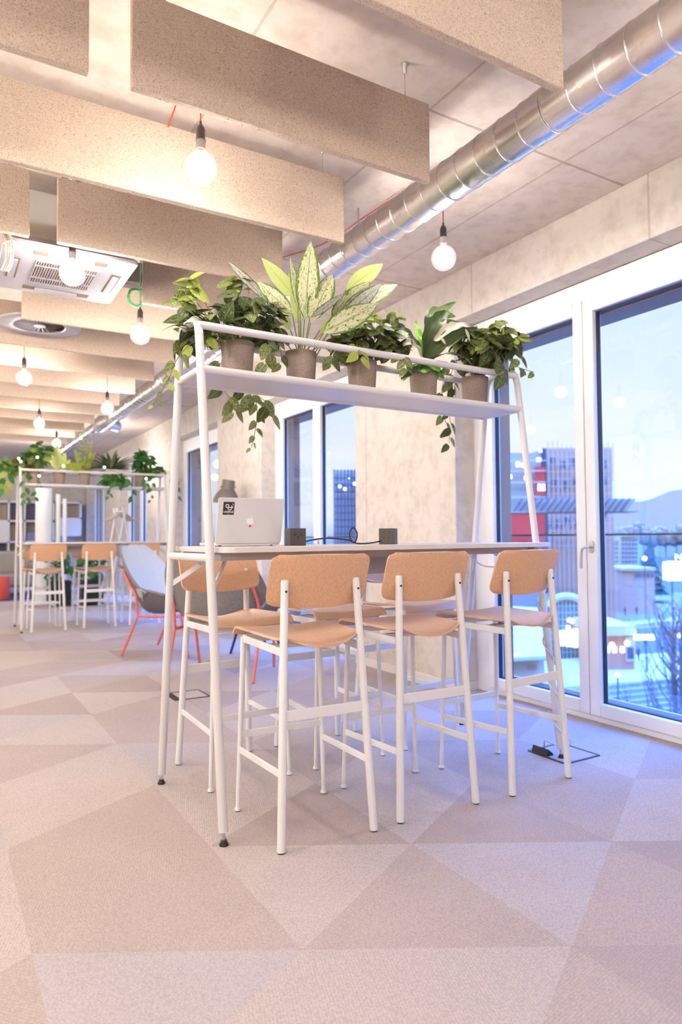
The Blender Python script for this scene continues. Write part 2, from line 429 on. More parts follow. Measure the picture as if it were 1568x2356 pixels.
# ------------------------------------------------------------------ the setting
XL, XW, XF, XO, YB, YE, ZC = -4.6, 3.2, 3.375, 3.62, -3.2, 18.0, 3.0
ZH = 2.648
WIN = [(1.80, 3.80), (5.16, 7.19), (8.6, 10.62), (12.08, 14.2), (15.55, 17.65), (-1.7, .35)]
bm_ = MB()
SIDE, APO = .72, .72*sqrt(3)/2
X0, Y0 = .235, 2.03
def tile(tri, mi, ang):
    uv = [(p[0]*cos(ang)+p[1]*sin(ang), -p[0]*sin(ang)+p[1]*cos(ang)) for p in tri]
    bm_.add([(p[0], p[1], 0) for p in tri], [(0, 1, 2)], mi, uv)
FIX = {}
for i in range(-9, 7):
    for j in range(-9, 25):
        xa = X0+i*APO; xb = xa+APO; off = 0 if i % 2 == 0 else .5
        ya = Y0+(j+off)*SIDE
        yb = Y0+(j+(.5 if i % 2 == 0 else 1))*SIDE
        for kk, tri in enumerate(([(xa, ya), (xb, yb-0), (xa, ya+SIDE)], [(xb, yb), (xb, yb+SIDE), (xa, ya+SIDE)])):
            cx = sum(p[0] for p in tri)/3; cy = sum(p[1] for p in tri)/3
            if not (XL < cx < XF+.5 and YB < cy < YE+.4): continue
            mi = random.choices([0, 1, 2, 3], [.30, .34, .18, .18])[0]
            # tiles one can read in the photograph, by their centre
            for (qx, qy, qm) in ((1.70, 1.67, 3), (1.28, 1.67, 1), (1.06, 2.03, 0), (.66, 2.03, 1), (.44, 1.67, 3), (1.28, 2.39, 2), (1.70, 2.39, 3), (1.91, 2.03, 2), (.44, 2.39, 1), (1.06, 2.75, 0), (.66, 2.75, 1), (.44, 3.11, 0), (.66, 1.31, 0), (1.06, 1.31, 0), (2.32, 1.67, 1), (1.28, .95, 1), (2.32, 2.39, 3)):
                if abs(cx-qx) < .12 and abs(cy-qy) < .15: mi = qm
            tile(tri, mi, random.choice((0, pi/3, -pi/3)) + .2)
fl = bm_.build('floor', CARP, smooth=False); struct(fl)
b = bmesh.new(); b.from_mesh(fl.data)
for co, no in (((XO-.18, 0, 0), (1, 0, 0)), ((XL, 0, 0), (-1, 0, 0)), ((0, YE, 0), (0, 1, 0)), ((0, YB, 0), (0, -1, 0))):
    bmesh.ops.bisect_plane(b, geom=b.verts[:]+b.edges[:]+b.faces[:], plane_co=co, plane_no=no, clear_outer=True)
b.to_mesh(fl.data); b.free()
sl = MB().bb((XL-.2, YB-.2, -.3), (XO-.02, YE+.2, -.004)).build('floor_slab', CONC, smooth=False); struct(sl)
struct(MB().bb((XL-.2, YB-.2, ZC), (XO, YE+.2, ZC+.3)).build('ceiling', CEIL, smooth=False))
w = MB().bb((XW, YB-.2, ZH), (XO, YE+.2, ZC))
ys = sorted(WIN); prev = YB-.2
for y0, y1 in ys: w.bb((XW, prev, 0), (XO, y0, ZH)); prev = y1
w.bb((XW, prev, 0), (XO, YE+.2, ZH))
struct(w.build('wall_right', CONC, smooth=False, bevel=.006))
struct(MB().bb((XL-.2, YB-.2, 0), (XL, YE+.2, ZC)).build('wall_left', PLASTER, smooth=False))
struct(MB().bb((XL, YE, 0), (XW, YE+.2, ZC)).build('wall_far', CONC, smooth=False))
struct(MB().bb((XL, YB-.2, 0), (XW, YB, ZC)).build('wall_near', PLASTER, smooth=False))
bb_ = MB(); prev = YB
for y0, y1 in ys+[(YE, YE)]:
    bb_.bb((XW-.014, prev, 0), (XW, y0, .062))
    if y1 < YE: bb_.bb((XW-.014, y1-.014, 0), (XF, y1, .062)) if False else None
    prev = y1
for y0, y1 in ys: bb_.bb((XW-.014, y1-.012, 0), (XF, y1, .062))
struct(bb_.build('baseboard_right', BASEW, smooth=False))

def window(i, y0, y1, handle=True):
    root = bpy.data.objects.new('window_%d' % i, None); C.objects.link(root); root.location = (XF, (y0+y1)/2, 0); struct(root)
    h = (y1-y0)/2; D = .075
    f = MB()
    zt = ZH-.006; ft = .075
    e = .13                                                     # fixed frame
    f.bb((0, -h, .0), (D, -h+e, zt)); f.bb((0, h-e, 0), (D, h, zt)); f.bb((0, -h+e, zt-.115), (D, h-e, zt)); f.bb((0, -h+e, 0), (D, h-e, .034))
    f.build('frame', WINW, root, False, .004)
    for s, (a, c) in enumerate(((-h+e+.003, -.0025), (.0025, h-e-.003))):
        sm = MB(); st = .072; x0 = -.012
        z0, z1 = .036, zt-.118
        sm.bb((x0, a, z0), (D-.01, a+st, z1)); sm.bb((x0, c-st, z0), (D-.01, c, z1))
        sm.bb((x0, a+st, z0), (D-.01, c-st, z0+.076)); sm.bb((x0, a+st, z1-.082), (D-.01, c-st, z1))
        so = sm.build('casement', WINW, root, False, .005)
        g = MB()
        p0, p1, q0, q1 = a+st, c-st, z0+.076, z1-.082; gw = .007
        g.bb((.02, p0, q0), (.05, p0+gw, q1)); g.bb((.02, p1-gw, q0), (.05, p1, q1)); g.bb((.02, p0, q0), (.05, p1, q0+gw)); g.bb((.02, p0, q1-gw), (.05, p1, q1))
        g.build('gasket', GASK, so, False)
        MB().bb((.032, p0+.003, q0+.003), (.036, p1-.003, q1-.003)).build('pane', GLASS, so, False)
        if handle and s == 0:
            hd = MB(); hy, hz = c-.036, 1.03
            hd.prism(round_poly([(-.016, -.036), (.016, -.036), (.016, .036), (-.016, .036)], .0155), lambda x, y, k: V((x0-k, hy+x, hz+y)), .008)
            hd.tube(smooth_path([(x0-.008, hy, hz), (x0-.045, hy, hz), (x0-.052, hy+.012, hz-.004), (x0-.054, hy+.03, hz-.02), (x0-.054, hy+.036, hz-.125)], 5), .0075, 10)
            hd.build('handle', STEEL, root, True)
    # outer lining of the opening
    ol = MB(); ex = .078; ei = XO-XF+.03
    ol.bb((ex, -h+.0, .0), (ei, -h+.09, 2.56)); ol.bb((ex, h-.09, 0), (ei, h, 2.56)); ol.bb((ex, -h+.09, 2.43), (ei, h-.09, 2.56)); ol.bb((ex, -h+.09, -.02), (ei+.1, h-.09, .02))
    ol.build('outer_lining', LINING, root, False, .003)
    return root
for i, (a, c) in enumerate(WIN[:5]): window(i+1, a, c, i < 3)
window(6, *WIN[5])
for i, (a, c) in enumerate(WIN[:3]):
    t = thing('glass_railing', ('glass balustrade outside the nearest window with thin dark top edge', 'glass balustrade outside the window left of the pale pier behind the laptop', 'glass balustrade outside the window seen between the frame posts on the left')[i], 'railing', (XO+.06, (a+c)/2, 0))
    L = (c-a)/2+.15
    MB().bb((-.005, -L, .07), (.005, L, 1.10)).build('glass_panel', RAILG, t, False)
    MB().bb((-.012, -L, 1.097), (.012, L, 1.109)).build('top_rail', GASK, t, False)
    MB().bb((-.012, -L, .045), (.012, L, .07)).build('base_channel', STEEL, t, False)

# ------------------------------------------------------------------ baffles, duct, ceiling services
ORD = 'first second third fourth fifth sixth seventh eighth ninth tenth eleventh twelfth thirteenth fourteenth fifteenth sixteenth seventeenth'.split()
rows = [(1.487, [(.20, 1.725)]), (2.163, [(-.80, .392), (.522, 1.712)]), (2.830, [(-.25, 1.705)]), (3.503, [(-.80, .370), (.494, 1.697)]), (4.17, [(1.075, 1.70)]), (4.845, [(.47, 1.70)])]
rows += [(5.52+.676*k, [(.30, 1.70)]) for k in range(9)]
notes = {0: ', topmost in the photo and brightly lit', 1: ', shaded and largest in view', 2: ', brightly lit behind the big glowing bulb', 3: ', above the big white-leaved plant', 4: ', short one beside the green cable', 5: ', behind the round air outlet bulb'}
for k, (y, segs) in enumerate(rows):
    for j, (xa, xb) in enumerate(segs):
        short = len(segs) == 2 and j == 0
        lab = 'grey wood-wool ceiling baffle, %s row from the camera%s' % (ORD[k], '' if short else notes.get(k, ''))
        if short: lab = 'wood-wool baffle cut by the left picture edge, ' + ('upper dark one in the corner' if k == 1 else 'lower one above the air conditioner')
        t = thing('ceiling_baffle', lab, 'baffle', ((xa+xb)/2, y, 2.537), 0, 'wood-wool baffles hanging from the ceiling')
        hx = (xb-xa)/2
        nx = 40; g = MB(); g.bb((-hx, 0, 0), (hx, .032, .322)); g.build('panel', WOOL, t, False, .004)
        for sx in ((-1, 1) if k < 6 else ()):
            wr = MB(); X = sx*(hx-.11)
            wr.tube([(X, .016, .32), (X, .016, .463)], .0012, 6); wr.tube([(X, .016, .32), (X, .016, .35)], .003, 6)
            wr.lathe([(.004, .42), (.008, .425), (.008, .448), (.013, .456), (.013, .463)], (X, .016, 0), 10)
            wr.build('hanger_wire', STEEL, t)

DX, DZ, DR = 2.0, 2.715, .0885
t = thing('ventilation_duct', 'round galvanised ventilation duct running under the concrete ceiling', 'duct', (DX, 0, DZ))
MB().tube([(0, -1.5, 0), (0, 9.2, 0)], DR, 40).build('pipe', GALV, t)
sm = MB().tube([V((cos(a)*(DR+.001), 0, sin(a)*(DR+.001))) for a in [2*pi*i/32 for i in range(33)]], .0034, 6, False).build('seam', GALV, t); sm.location.y = .55
for k in range(1, 71):
    q = sm.copy(); C.objects.link(q); q.parent = t; q.location = (0, .55+.1215*k, 0)
for yy in (1.80, 5.3): MB().lathe([(DR+.001, -.03), (DR+.004, -.028), (DR+.004, .028), (DR+.001, .03)], (0, yy, 0), 40, (0, 1, 0)).build('coupling_collar', GALV, t)
hg = MB()
for yy in (3.3, 6.3): hg.tube([(-.07, yy, .0), (-.07, yy, .285)], .004, 6); hg.tube([(.085, yy, .0), (.085, yy, .285)], .004, 6)
hg.build('hanger_rod', STEEL, t)
rd = MB().tube([(0, 9.2, 0), (0, 9.45, 0), (-.02, 9.6, -.01), (-.03, 10.0, -.01)], [DR+.006, DR+.006, .10, .10], 32)
rd.tube([(-.03, 9.8, 0), (.22, 9.95, -.02)], .07, 24); rd.build('branch_fitting', GALV, t)
MB().tube([(-.03, 10, -.01), (-.03, 16.5, -.01)], .062, 24).build('narrow_pipe', GALV, t)

def pendant(x, y, z, lab, cordtop=None, rad=.0635, cord=REDC):
    t = thing('pendant_bulb', lab, 'lamp', (x, y, z), 0, 'bare globe bulbs hanging from the ceiling')
    r = rad
    MB().ball((0, 0, 0), r, 28).build('bulb', BULB, t)
    MB().ball((0, 0, .004), r*.74, 20, 0, 1.05).build('glowing_core', CORE, t)
    MB().tube([(0, 0, r*.7), (0, 0, r+.004)], .005, 8).build('filament_stem', BRASS, t)
    MB().lathe([(.010, r-.010), (.0135, r), (.0135, r+.012), (.012, r+.02)], (0, 0, 0), 16).build('screw_cap', BRASS, t)
    MB().lathe([(.0165, r+.008), (.0175, r+.012), (.0175, r+.035), (.0195, r+.038), (.0195, r+.046), (.017, r+.05), (.017, r+.085), (.010, r+.10), (.005, r+.105), (.004, r+.118)], (0, 0, 0), 18).build('socket', SOCKET, t)
    MB().tube([(0, 0, r+.11), (0, 0, (cordtop or ZC)-z)], .0028, 8).build('cord', cord, t)
    return t
pend = [(.85, 2.46, 2.50, 'glowing globe bulb hanging in front of the brightly lit baffle, largest in view'),
        (2.20, 2.68, 2.508, 'glowing globe bulb hanging beside the duct, near the concrete lintel'),
        (.575, 3.585, 2.425, 'glowing globe bulb in front of the ceiling air conditioner'),
        (1.10, 4.33, 2.385, 'glowing globe bulb below the green cable loop'),
        (1.86, 4.38, 2.42, 'globe bulb mostly hidden behind the white-leaved plant, dark socket showing'),
        (.60, 5.97, 2.39, 'glowing globe bulb left of the frame, below the round air outlet'),
        (1.41, 6.77, 2.35, 'glowing globe bulb in front of the duct branch'),
        (.98, 8.19, 2.38, 'small distant glowing bulb above the rear table plants'),
        (1.41, 9.95, 2.40, 'farthest small glowing bulb, beside the yellow-green plant of the rear table')]
for p in pend: pendant(*p[:4], cord=GREENC if p[0] == 1.10 else REDC)
# fixtureless points: bulbs assumed out of frame plus added fill, some within view
for (x, y) in ((.55, .55), (2.1, .6), (-1.0, 2.4), (-2.8, 2.4), (-1.0, .5), (-2.8, .5), (-1.0, 4.4), (-2.8, 4.4), (-1.2, 6.5), (-2.9, 7), (-1.0, 9), (-2.8, 10.5), (-1, 12), (.9, 12.2), (1.6, 14.2), (-1, 15), (-.6, -1.4), (1.6, -1.6), (.5, -.5), (2.7, .9), (-2.2, -1.5), (2.4, 6.6), (2.5, 11.6)):
    ld = bpy.data.lights.new('room_fill', 'POINT'); ld.energy = {(2.7, .9): 12, (2.1, .6): 18}.get((x, y), (33 if y > 1 else (26 if y > .1 else 10))*(1.8 if x < 0 else 1)); ld.color = (1, .955, .88); ld.shadow_soft_size = .06
    lo = bpy.data.objects.new('room_fill', ld); C.objects.link(lo); lo.location = (x, y, 2.42)

ld = bpy.data.lights.new('side_fill', 'POINT'); ld.energy = 42; ld.color = (1, .95, .87); ld.shadow_soft_size = .15  # added point to lift window frames and stool sides; no lamp stands here
lo = bpy.data.objects.new('side_fill', ld); C.objects.link(lo); lo.location = (-1.7, 1.2, 1.65)

# green coil of cable with a plug, next to the fourth bulb
t = thing('coiled_cable', 'looped coil of green cable hanging beside a baffle end', 'cable', (1.0, 4.2, 2.62))
cc = at(312, 685, 1, 4.2)
for r in (.052, .047, .056):
    pts = [cc + V((cos(a)*r*.85, random.uniform(-.006, .006), sin(a)*r)) - t.location for a in [2*pi*i/24 for i in range(25)]]
    MB().tube(pts, .0042, 8, False).build('cable_loop', GREENC, t)
MB().tube(smooth_path([cc+V((.03, 0, .05))-t.location, cc+V((.045, 0, .12))-t.location, (cc.x+.02-t.location.x, 0, ZC-t.location.z)]), .004, 8).build('lead', GREENC, t)
MB().lathe([(.008, 0), (.018, .02), (.018, .07), (.010, .09)], cc+V((.048, 0, .085))-t.location, 12).build('plug', BLACK, t)
bx = MB().bb((at(283, 640, 1, 4.46).x, 4.46, at(300, 648, 1, 4.46).z), (at(330, 640, 1, 4.46).x, 4.54, at(300, 600, 1, 4.46).z)).build('junction_box', mat('dark_box', (.07, .055, .05), .6), None, False, .005)
tag(bx, 'dark square junction box behind the air conditioner and green cable', 'junction box')
rc = MB().tube(smooth_path([at(832, 503, 2, 2.985), at(745, 560, 2, 2.985), at(650, 592, 2, 2.985), (1.86, 4.38, 2.985)]), .0035, 8).tube(smooth_path([at(832, 503, 2, 2.985), (2.2, 2.68, 2.985)]), .0035, 8).build('textile_cable', REDC)
tag(rc, 'red textile cord running along the ceiling beside the duct', 'cord')
rc = MB().tube([(at(405, 240, 1, 2.75)), (at(386, 292, 1, 2.75))], .0032, 8).tube([at(405, 240, 1, 2.75), (at(405, 240, 1, 2.75)+V((.05, -.3, .25)))], .0032, 8).build('textile_cable', REDC)
tag(rc, 'short red textile cord slanting down behind the lit baffle, left of the largest bulb', 'cord')

# air conditioner cassette
t = thing('air_conditioner', 'white square ceiling cassette air conditioner with slotted grille', 'air conditioner', (.597, 4.015, 2.56))
A = .325
p = MB().prism(round_poly([(-A, -A*1.1), (A, -A*1.1), (A, A*1.1), (-A, A*1.1)], .02), lambda x, y, h: V((x, y, h)), .025)
p.build('panel', PLASTW, t, True, .006)
MB().prism(round_poly([(-A+.01, -A), (A-.01, -A), (A-.01, A), (-A+.01, A)], .02), lambda x, y, h: V((x, y, .026+h)), .03).build('upper_rim', PLASTW, t)
MB().bb((-.27, -.27, .056), (.27, .27, .32)).build('casing', DUCTSH, t, False, .003)
br = MB()
for sx in (-1, 1): br.bb((sx*.29-.012, -.285, .05), (sx*.29+.012, -.27, .42))
br.build('mounting_bracket', STEEL, t, False)
MB().bb((-.155, -.17, -.002), (.155, .17, .004)).build('grille_recess', mat('grille_dark', (.20, .12, .07), .7), t, False)
g = MB()
for i in range(25): g.bb((-.155+.0128*i-.0028, -.17, -.006), (-.155+.0128*i+.0028, .17, .0))
for yy in (-.17, -.10, .08, .17): g.bb((-.158, yy-.006, -.007), (.158, yy+.006, .0))
g.build('intake_grille', PLASTW, t, False)
for (cx, cy, lx, ly) in ((-.255, 0, .05, .30), (.255, 0, .05, .30), (0, -.27, .36, .05), (0, .275, .36, .05)):
    sl_ = MB().bb((cx-lx/2, cy-ly/2, -.002), (cx+lx/2, cy+ly/2, .004)).build('air_slot', mat('slot_dark', (.22, .15, .11), .7), t, False)
    MB().prism(round_poly([(cx-lx*.32, cy-ly*.45), (cx+lx*.32, cy-ly*.45), (cx+lx*.32, cy+ly*.45), (cx-lx*.32, cy+ly*.45)], .012), lambda x, y, h: V((x, y, -.008+h)), .008).build('louvre_flap', PLASTW, sl_)
# pale cable bundle at its left corner
cb = MB()
for k in range(4):
    o = V((.010*k, .006*(k % 2), 0))
    cb.tube(smooth_path([at(5, 530, 1, 3.62)+o, at(14, 560, 1, 3.62)+o, at(12, 600, 1, 3.62)+o, at(2, 622, 1, 3.62)+o]), .0042, 8)
cb.tube(smooth_path([at(8, 560, 1, 3.61), at(30, 552, 1, 3.61), at(44, 560, 1, 3.61), at(36, 572, 1, 3.61), at(18, 580, 1, 3.61)]), .004, 8)
tag(cb.build('cable_bundle', mat('pale_cables', (.75, .62, .52), .6)), 'bundle of pale cables hanging at the left corner of the air conditioner', 'cable')
cbk = MB()
for r in (.05, .056, .061): cbk.tube([at(165, 432, 1, 3.62)+V((cos(a)*r, .01*sin(3*a), sin(a)*r)) for a in [2*pi*i/24 for i in range(25)]], .006, 8, False)
tag(cbk.build('cable_loop', mat('dark_blue_cable', (.03, .035, .08), .5)), 'dark blue cable loop peeking above the baffle over the air conditioner', 'cable')

# round swirl air outlet
t = thing('air_diffuser', 'round white swirl air outlet under the ceiling, cut by a baffle', 'air vent', (.62, 5.20, 2.60))
MB().lathe([(.163, .008), (.172, 0), (.27, 0), (.275, .004), (.275, .012), (.163, .014)], (0, 0, 0), 48, cap=False).build('rim', PLASTW, t)
sw = MB()
for k in range(24):
    a = 2*pi*k/24; d = V((cos(a), sin(a), 0)); e = V((-sin(a), cos(a), 0))
    sw.add([d*.035+V((0, 0, .004)), d*.165+e*.03+V((0, 0, .004)), d*.165+e*.050+V((0, 0, .010)), d*.035+e*.005+V((0, 0, .010))], [(0, 1, 2, 3)])
sw.lathe([(.0001, .0), (.04, .002), (.04, .012)], (0, 0, 0), 24)
sw.build('swirl_blades', PLASTW, t)
MB().lathe([(.0001, .028), (.20, .028), (.20, .04)], (0, 0, 0), 32).build('plenum', mat('vent_dark', (.18, .12, .09), .8), t)
MB().tube([(0, 0, .03), (0, 0, .38)], .105, 28).build('supply_pipe', DUCTSH, t)

# ------------------------------------------------------------------ planter table
def planter_table(name, label, loc, rz, board_over):
    t = thing(name, label, 'table', loc, rz)
    LX = 1.775; R = .0172
    def leg_pts(x, near):
        sgn = 1 if near else -1; y0 = 0 if near else .735; s = sgn
        return lambda z: V((x, y0 + s*(.262*z/2.0), z))
    for x, ins in ((0, 1), (LX, -1)):
        ln, lf = leg_pts(x, True), leg_pts(x, False)
        zt = 1.965; r = .055
        a0 = ln(zt-r); a1 = ln(zt); b1 = lf(zt); b0 = lf(zt-r)
        for (leg, nm) in ((ln, 'leg'), (lf, 'leg')):
            MB().tube([leg(.045), leg(zt-r)], R, 16).build(nm, GREYW, t)
            MB().tube([leg(.012), leg(.05)], .006, 10).build('levelling_rod', STEEL, t)
            f0 = leg(0); MB().lathe([(.0165, 0), (.0165, .006), (.011, .014), (.010, .020)], f0, 16).build('glide', BLACK, t)
        # the bent top tube
        yb = V((0, 1, 0)); cor = []
        for k in range(7):
            q = k/6; p = (a0*(1-q)**2 + (a1+V((0, .005, .018)))*2*q*(1-q) + (a1+V((0, .055, .022)))*q*q); cor.append(p)
        cor2 = []
        for k in range(7):
            q = k/6; p = ((b1+V((0, -.055, .022)))*(1-q)**2 + (b1+V((0, -.005, .018)))*2*q*(1-q) + b0*q*q); cor2.append(p)
        MB().tube(cor+cor2, R, 16).build('top_bend', GREYW, t)
        ca, cb2 = ln(1.024), lf(1.024)
        MB().tube([ca, cb2], .0165, 14).build('crossbar', GREYW, t)
        for (leg, dy) in ((ln, .17), (lf, -.17)):
            p = leg(.895); MB().bar(p, (x+ins*.13, p.y+dy, 1.02), .006, .022).build('brace', GREYW, t, False)
        sa, sb = ln(1.772), lf(1.772)
        MB().tube([sa, sb], .0145, 14).build('shelf_end_tube', GREYW, t)
    for zz in (1.772, 1.955):
        for near in (True, False):
            a, b2 = leg_pts(0, near)(zz), leg_pts(LX, near)(zz)
            MB().tube([a, b2], .0165, 14).build('rail', GREYW, t)
    y0 = leg_pts(0, True)(1.772).y; y1 = leg_pts(0, False)(1.772).y
    MB().bb((.0, y0, 1.764), (LX, y1, 1.770)).build('plant_shelf', GREYW, t, False)
    # board with rounded corners
    by0, by1 = .085, .65
    poly = round_poly([(.03, by0), (board_over, by0), (board_over, by1), (.03, by1)], [.06, .006, .006, .02], 8)
    MB().prism(poly, lambda x, y, h: V((x, y, 1.043+h)), .022).build('table_top', LAMIN, t, True, .0015)
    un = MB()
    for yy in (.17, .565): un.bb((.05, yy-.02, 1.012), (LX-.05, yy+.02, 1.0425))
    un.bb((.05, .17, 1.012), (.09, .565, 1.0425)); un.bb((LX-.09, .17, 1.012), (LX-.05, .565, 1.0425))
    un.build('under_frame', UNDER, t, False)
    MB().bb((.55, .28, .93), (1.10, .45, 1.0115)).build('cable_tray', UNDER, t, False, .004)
    return t
TP = V((.905, 2.372, 0)); TR = radians(1.2)
T1 = planter_table('planter_table', 'white tubular high table with plant shelf overhead, front and centre', TP, TR, 1.825)
def tw(x, y, z):
    return TP + Matrix.Rotation(TR, 3, 'Z') @ V((x, y, z))
T2P = V((.893, 8.915, 0)); 
T2 = dup(T1, T2P, radians(.3), 'white tubular high table with plant shelf, in the rear of the room'); T2.name = 'planter_table.001'

# ------------------------------------------------------------------ bar stools
def stool():
    t = thing('bar_stool', '', 'stool', (0, 0, 0), 0, 'oak and white steel bar stools')
    rear = lambda s, z: V((s*(.188-.040*z/.94), -.215+.052*z/.94, z))
    front = lambda s, z: V((s*(.194-.022*z/.70), .215-.012*z/.7, z))
    for s in (-1, 1):
        l = MB().tube([rear(s, .004), rear(s, .3), rear(s, .70), rear(s, .94)], [.0152, .0150, .0146, .0143], 18)
        l.tube([rear(s, .94), rear(s, .944), rear(s, .946)], [.0143, .0132, .009], 18)
        lg = l.build('leg', WHITE, t)
        MB().lathe([(.013, 0), (.0135, .006)], rear(s, 0), 16).build('glide', BLACK, lg)
        MB().lathe([(.0042, 0), (.0042, .003)], rear(s, .905)+V((0, -.0138, 0)), 12, (0, -1, 0)).build('screw', BLACK, lg)
        MB().lathe([(.0075, 0), (.007, .002)], rear(s, .905)+V((0, .0225, 0)), 14, (0, 1, 0)).build('bolt_head', STEEL, lg)
    for s in (-1, 1):
        lg = MB().tube([front(s, .012), front(s, .25), front(s, .70)], [.0088, .0095, .0115], 16).lathe([(.013, 0), (.0135, .007), (.009, .014)], front(s, .003), 16).build('leg', WHITE, t)
        MB().lathe([(.012, 0), (.0125, .005)], front(s, -.001), 16).build('glide', BLACK, lg)
        MB().bar(rear(s, .26)+V((0, .006, 0)), front(s, .245), .009, .026).build('side_stretcher', WHITE, t, False, .003)
        MB().bar(rear(s, .685), front(s, .692)+V((0, .0, 0)), .010, .030).build('seat_rail', WHITE, t, False, .003)
    MB().bar(rear(-1, .462)+V((0, 0, 0)), rear(1, .462), .009, .040).build('rear_stretcher', WHITE, t, False, .003)
    MB().bar(front(-1, .305), front(1, .305), .009, .028).build('footrest', WHITE, t, False, .003)
    MB().bar(front(-1, .688), front(1, .688), .010, .026).build('front_seat_rail', WHITE, t, False, .003)
    MB().bar(V((-.16, -.05, .692)), V((.16, -.05, .692)), .03, .016).build('seat_support', WHITE, t, False, .003)
    def seat(u, v):
        x = 2*u-1; rr = .05; d = v*.42
        ins = rr - sqrt(max(0, rr*rr-(rr-min(d, rr))**2)) if d < rr else 0
        wv = .182+.022*v - ins*.9
        y = -.178+.432*v - .028*(1-x*x)*(1-v)**2*1.0
        z = .712+.020*v**1.0 + .022*(abs(x)**2.2)*(1-.65*v) - .010*(1-v)**3*(1-x*x)
        if v > .88: z -= .030*((v-.88)/.12)**2; y -= .012*((v-.88)/.12)**2
        return (x*wv, y, z)
    MB().plate(seat, 22, 26, .010).build('seat', OAKH, t, angle=60)
    def back(u, v):
        x = 2*u-1; r = .032; H = .185
        dz = min(v, 1-v)*H
        ins = r - sqrt(max(0, r*r-(r-min(dz, r))**2)) if dz < r else 0
        hw = .205 - ins
        xx = x*hw
        z = .852+H*v - .016*(1-x*x)*(1-v)
        y = -.124-.066*v - .030*(1-x*x)*.9 + .012
        return (xx, y, z)
    MB().plate(back, 26, 20, .010).build('backrest', OAK, t, angle=60)
    return t
STL = [((1.252, 2.415), (1.241, 2.20), (1.259, 2.63), 'oak bar stool with white legs nearest the camera, beside the front table leg'),
       (None, (1.744, 2.195), (1.7515, 2.628), 'middle oak bar stool on the near side of the front table'),
       (None, (2.306, 2.185), (2.275, 2.62), 'oak bar stool on the near side, closest to the window and floor socket'),
       (None, (1.2225, 3.33), (1.237, 2.90), 'oak bar stool on the far side of the front table, under the laptop'),
       (None, (1.7565, 3.34), (1.7625, 2.906), 'middle oak bar stool on the far side of the front table'),
       (None, (2.253, 3.362), (2.295, 2.95), 'oak bar stool on the far side of the front table, nearest the concrete pier')]
ST = stool()
def place(i, rear, front, lab, first=False):
    r = V((*rear, 0)); f = V((*front, 0)); c = (r+f)/2; d = f-r; rz = math.atan2(d.y, d.x)-pi/2
    if first: ST.location = c; ST.rotation_euler = (0, 0, rz); ST['label'] = lab; return ST
    return dup(ST, c, rz, lab)
for i, q in enumerate(STL): place(i, q[1], q[2], q[3], i == 0)
for i, (x, y, s, lab) in enumerate(((1.185, 9.09, 1, 'left bar stool on the near side of the rear table'), (1.775, 9.10, 1, 'middle bar stool on the near side of the rear table'), (2.33, 9.12, 1, 'right bar stool on the near side of the rear table, behind the pale lounge chair'),
        (1.15, 9.63, -1, 'left bar stool on the far side of the rear table'), (1.79, 9.63, -1, 'middle bar stool on the far side of the rear table'), (2.36, 9.62, -1, 'right bar stool on the far side of the rear table'))):
    place(9, (x, y-s*.215), (x, y+s*.215), lab)

# ------------------------------------------------------------------ things on the table
LT = tw(.268, .385, 1.0655)
t = thing('laptop', 'open silver laptop with a dark square sticker on its lid, on the front table', 'laptop', LT, TR+radians(-2))
W2, HL = .151, .198
MB().prism(round_poly([(-W2, -.005), (W2, -.005), (W2, .205), (-W2, .205)], .012), lambda x, y, h: V((x, y, .004+h)), .011).build('base', ALU, t)
MB().bb((-.125, .08, .0145), (.125, .19, .0165)).build('keyboard', BLACK, t, False)
ft = MB()
for sx in (-1, 1): ft.lathe([(.006, 0), (.006, .005)], (sx*.12, .02, 0), 12)
ft.build('foot', BLACK, t)
lean = radians(14)
lid = lambda x, y, h: V((x, -.004 - sin(lean)*y - cos(lean)*h, .012 + cos(lean)*y - sin(lean)*h))
lo_ = MB().prism(round_poly([(-W2, 0), (W2, 0), (W2, HL), (-W2, HL)], .011), lid, .0055).build('lid', ALU, t, True, .0012)
MB().bb((-W2+.012, .0, 0), (W2-.012, .001, HL-.02)).build('screen', BLACK, t, False) if False else None
st = MB().prism([(-W2+.0225, .1255), (-W2+.0715, .1255), (-W2+.0715, .1805), (-W2+.0225, .1805)], lambda x, y, h: lid(x, y, .0055+h), .0006).build('sticker', STICK, lo_, False)
st['label'] = 'dark sticker with a white looped symbol and the word UNDPLUS'
def sk(x, y): return lid(-W2+.0225+x*.049, .1255+(1-y)*.055, .0063)
lg = MB()
lp = [sk(.36+.135*cos(a), .31+.115*sin(a)) for a in [radians(d) for d in range(75, 436, 15)]]
lg.tube(lp, .0019, 8)
lg.tube([sk(.36, .425), sk(.62, .43), sk(.90, .40)], .0019, 8)
lg.tube([sk(.44, .43), sk(.44, .50)] + [sk(.60+.16*cos(a), .50+.125*sin(a)) for a in [pi-pi*i/10 for i in range(11)]] + [sk(.76, .43), sk(.77, .26)], .0019, 8)
lg.ball(sk(.86, .16), .0026, 10)
lg.tube([sk(.45, .96), sk(.57, .955)], .0006, 6)
lg.build('sticker_symbol', STICKW, lo_)
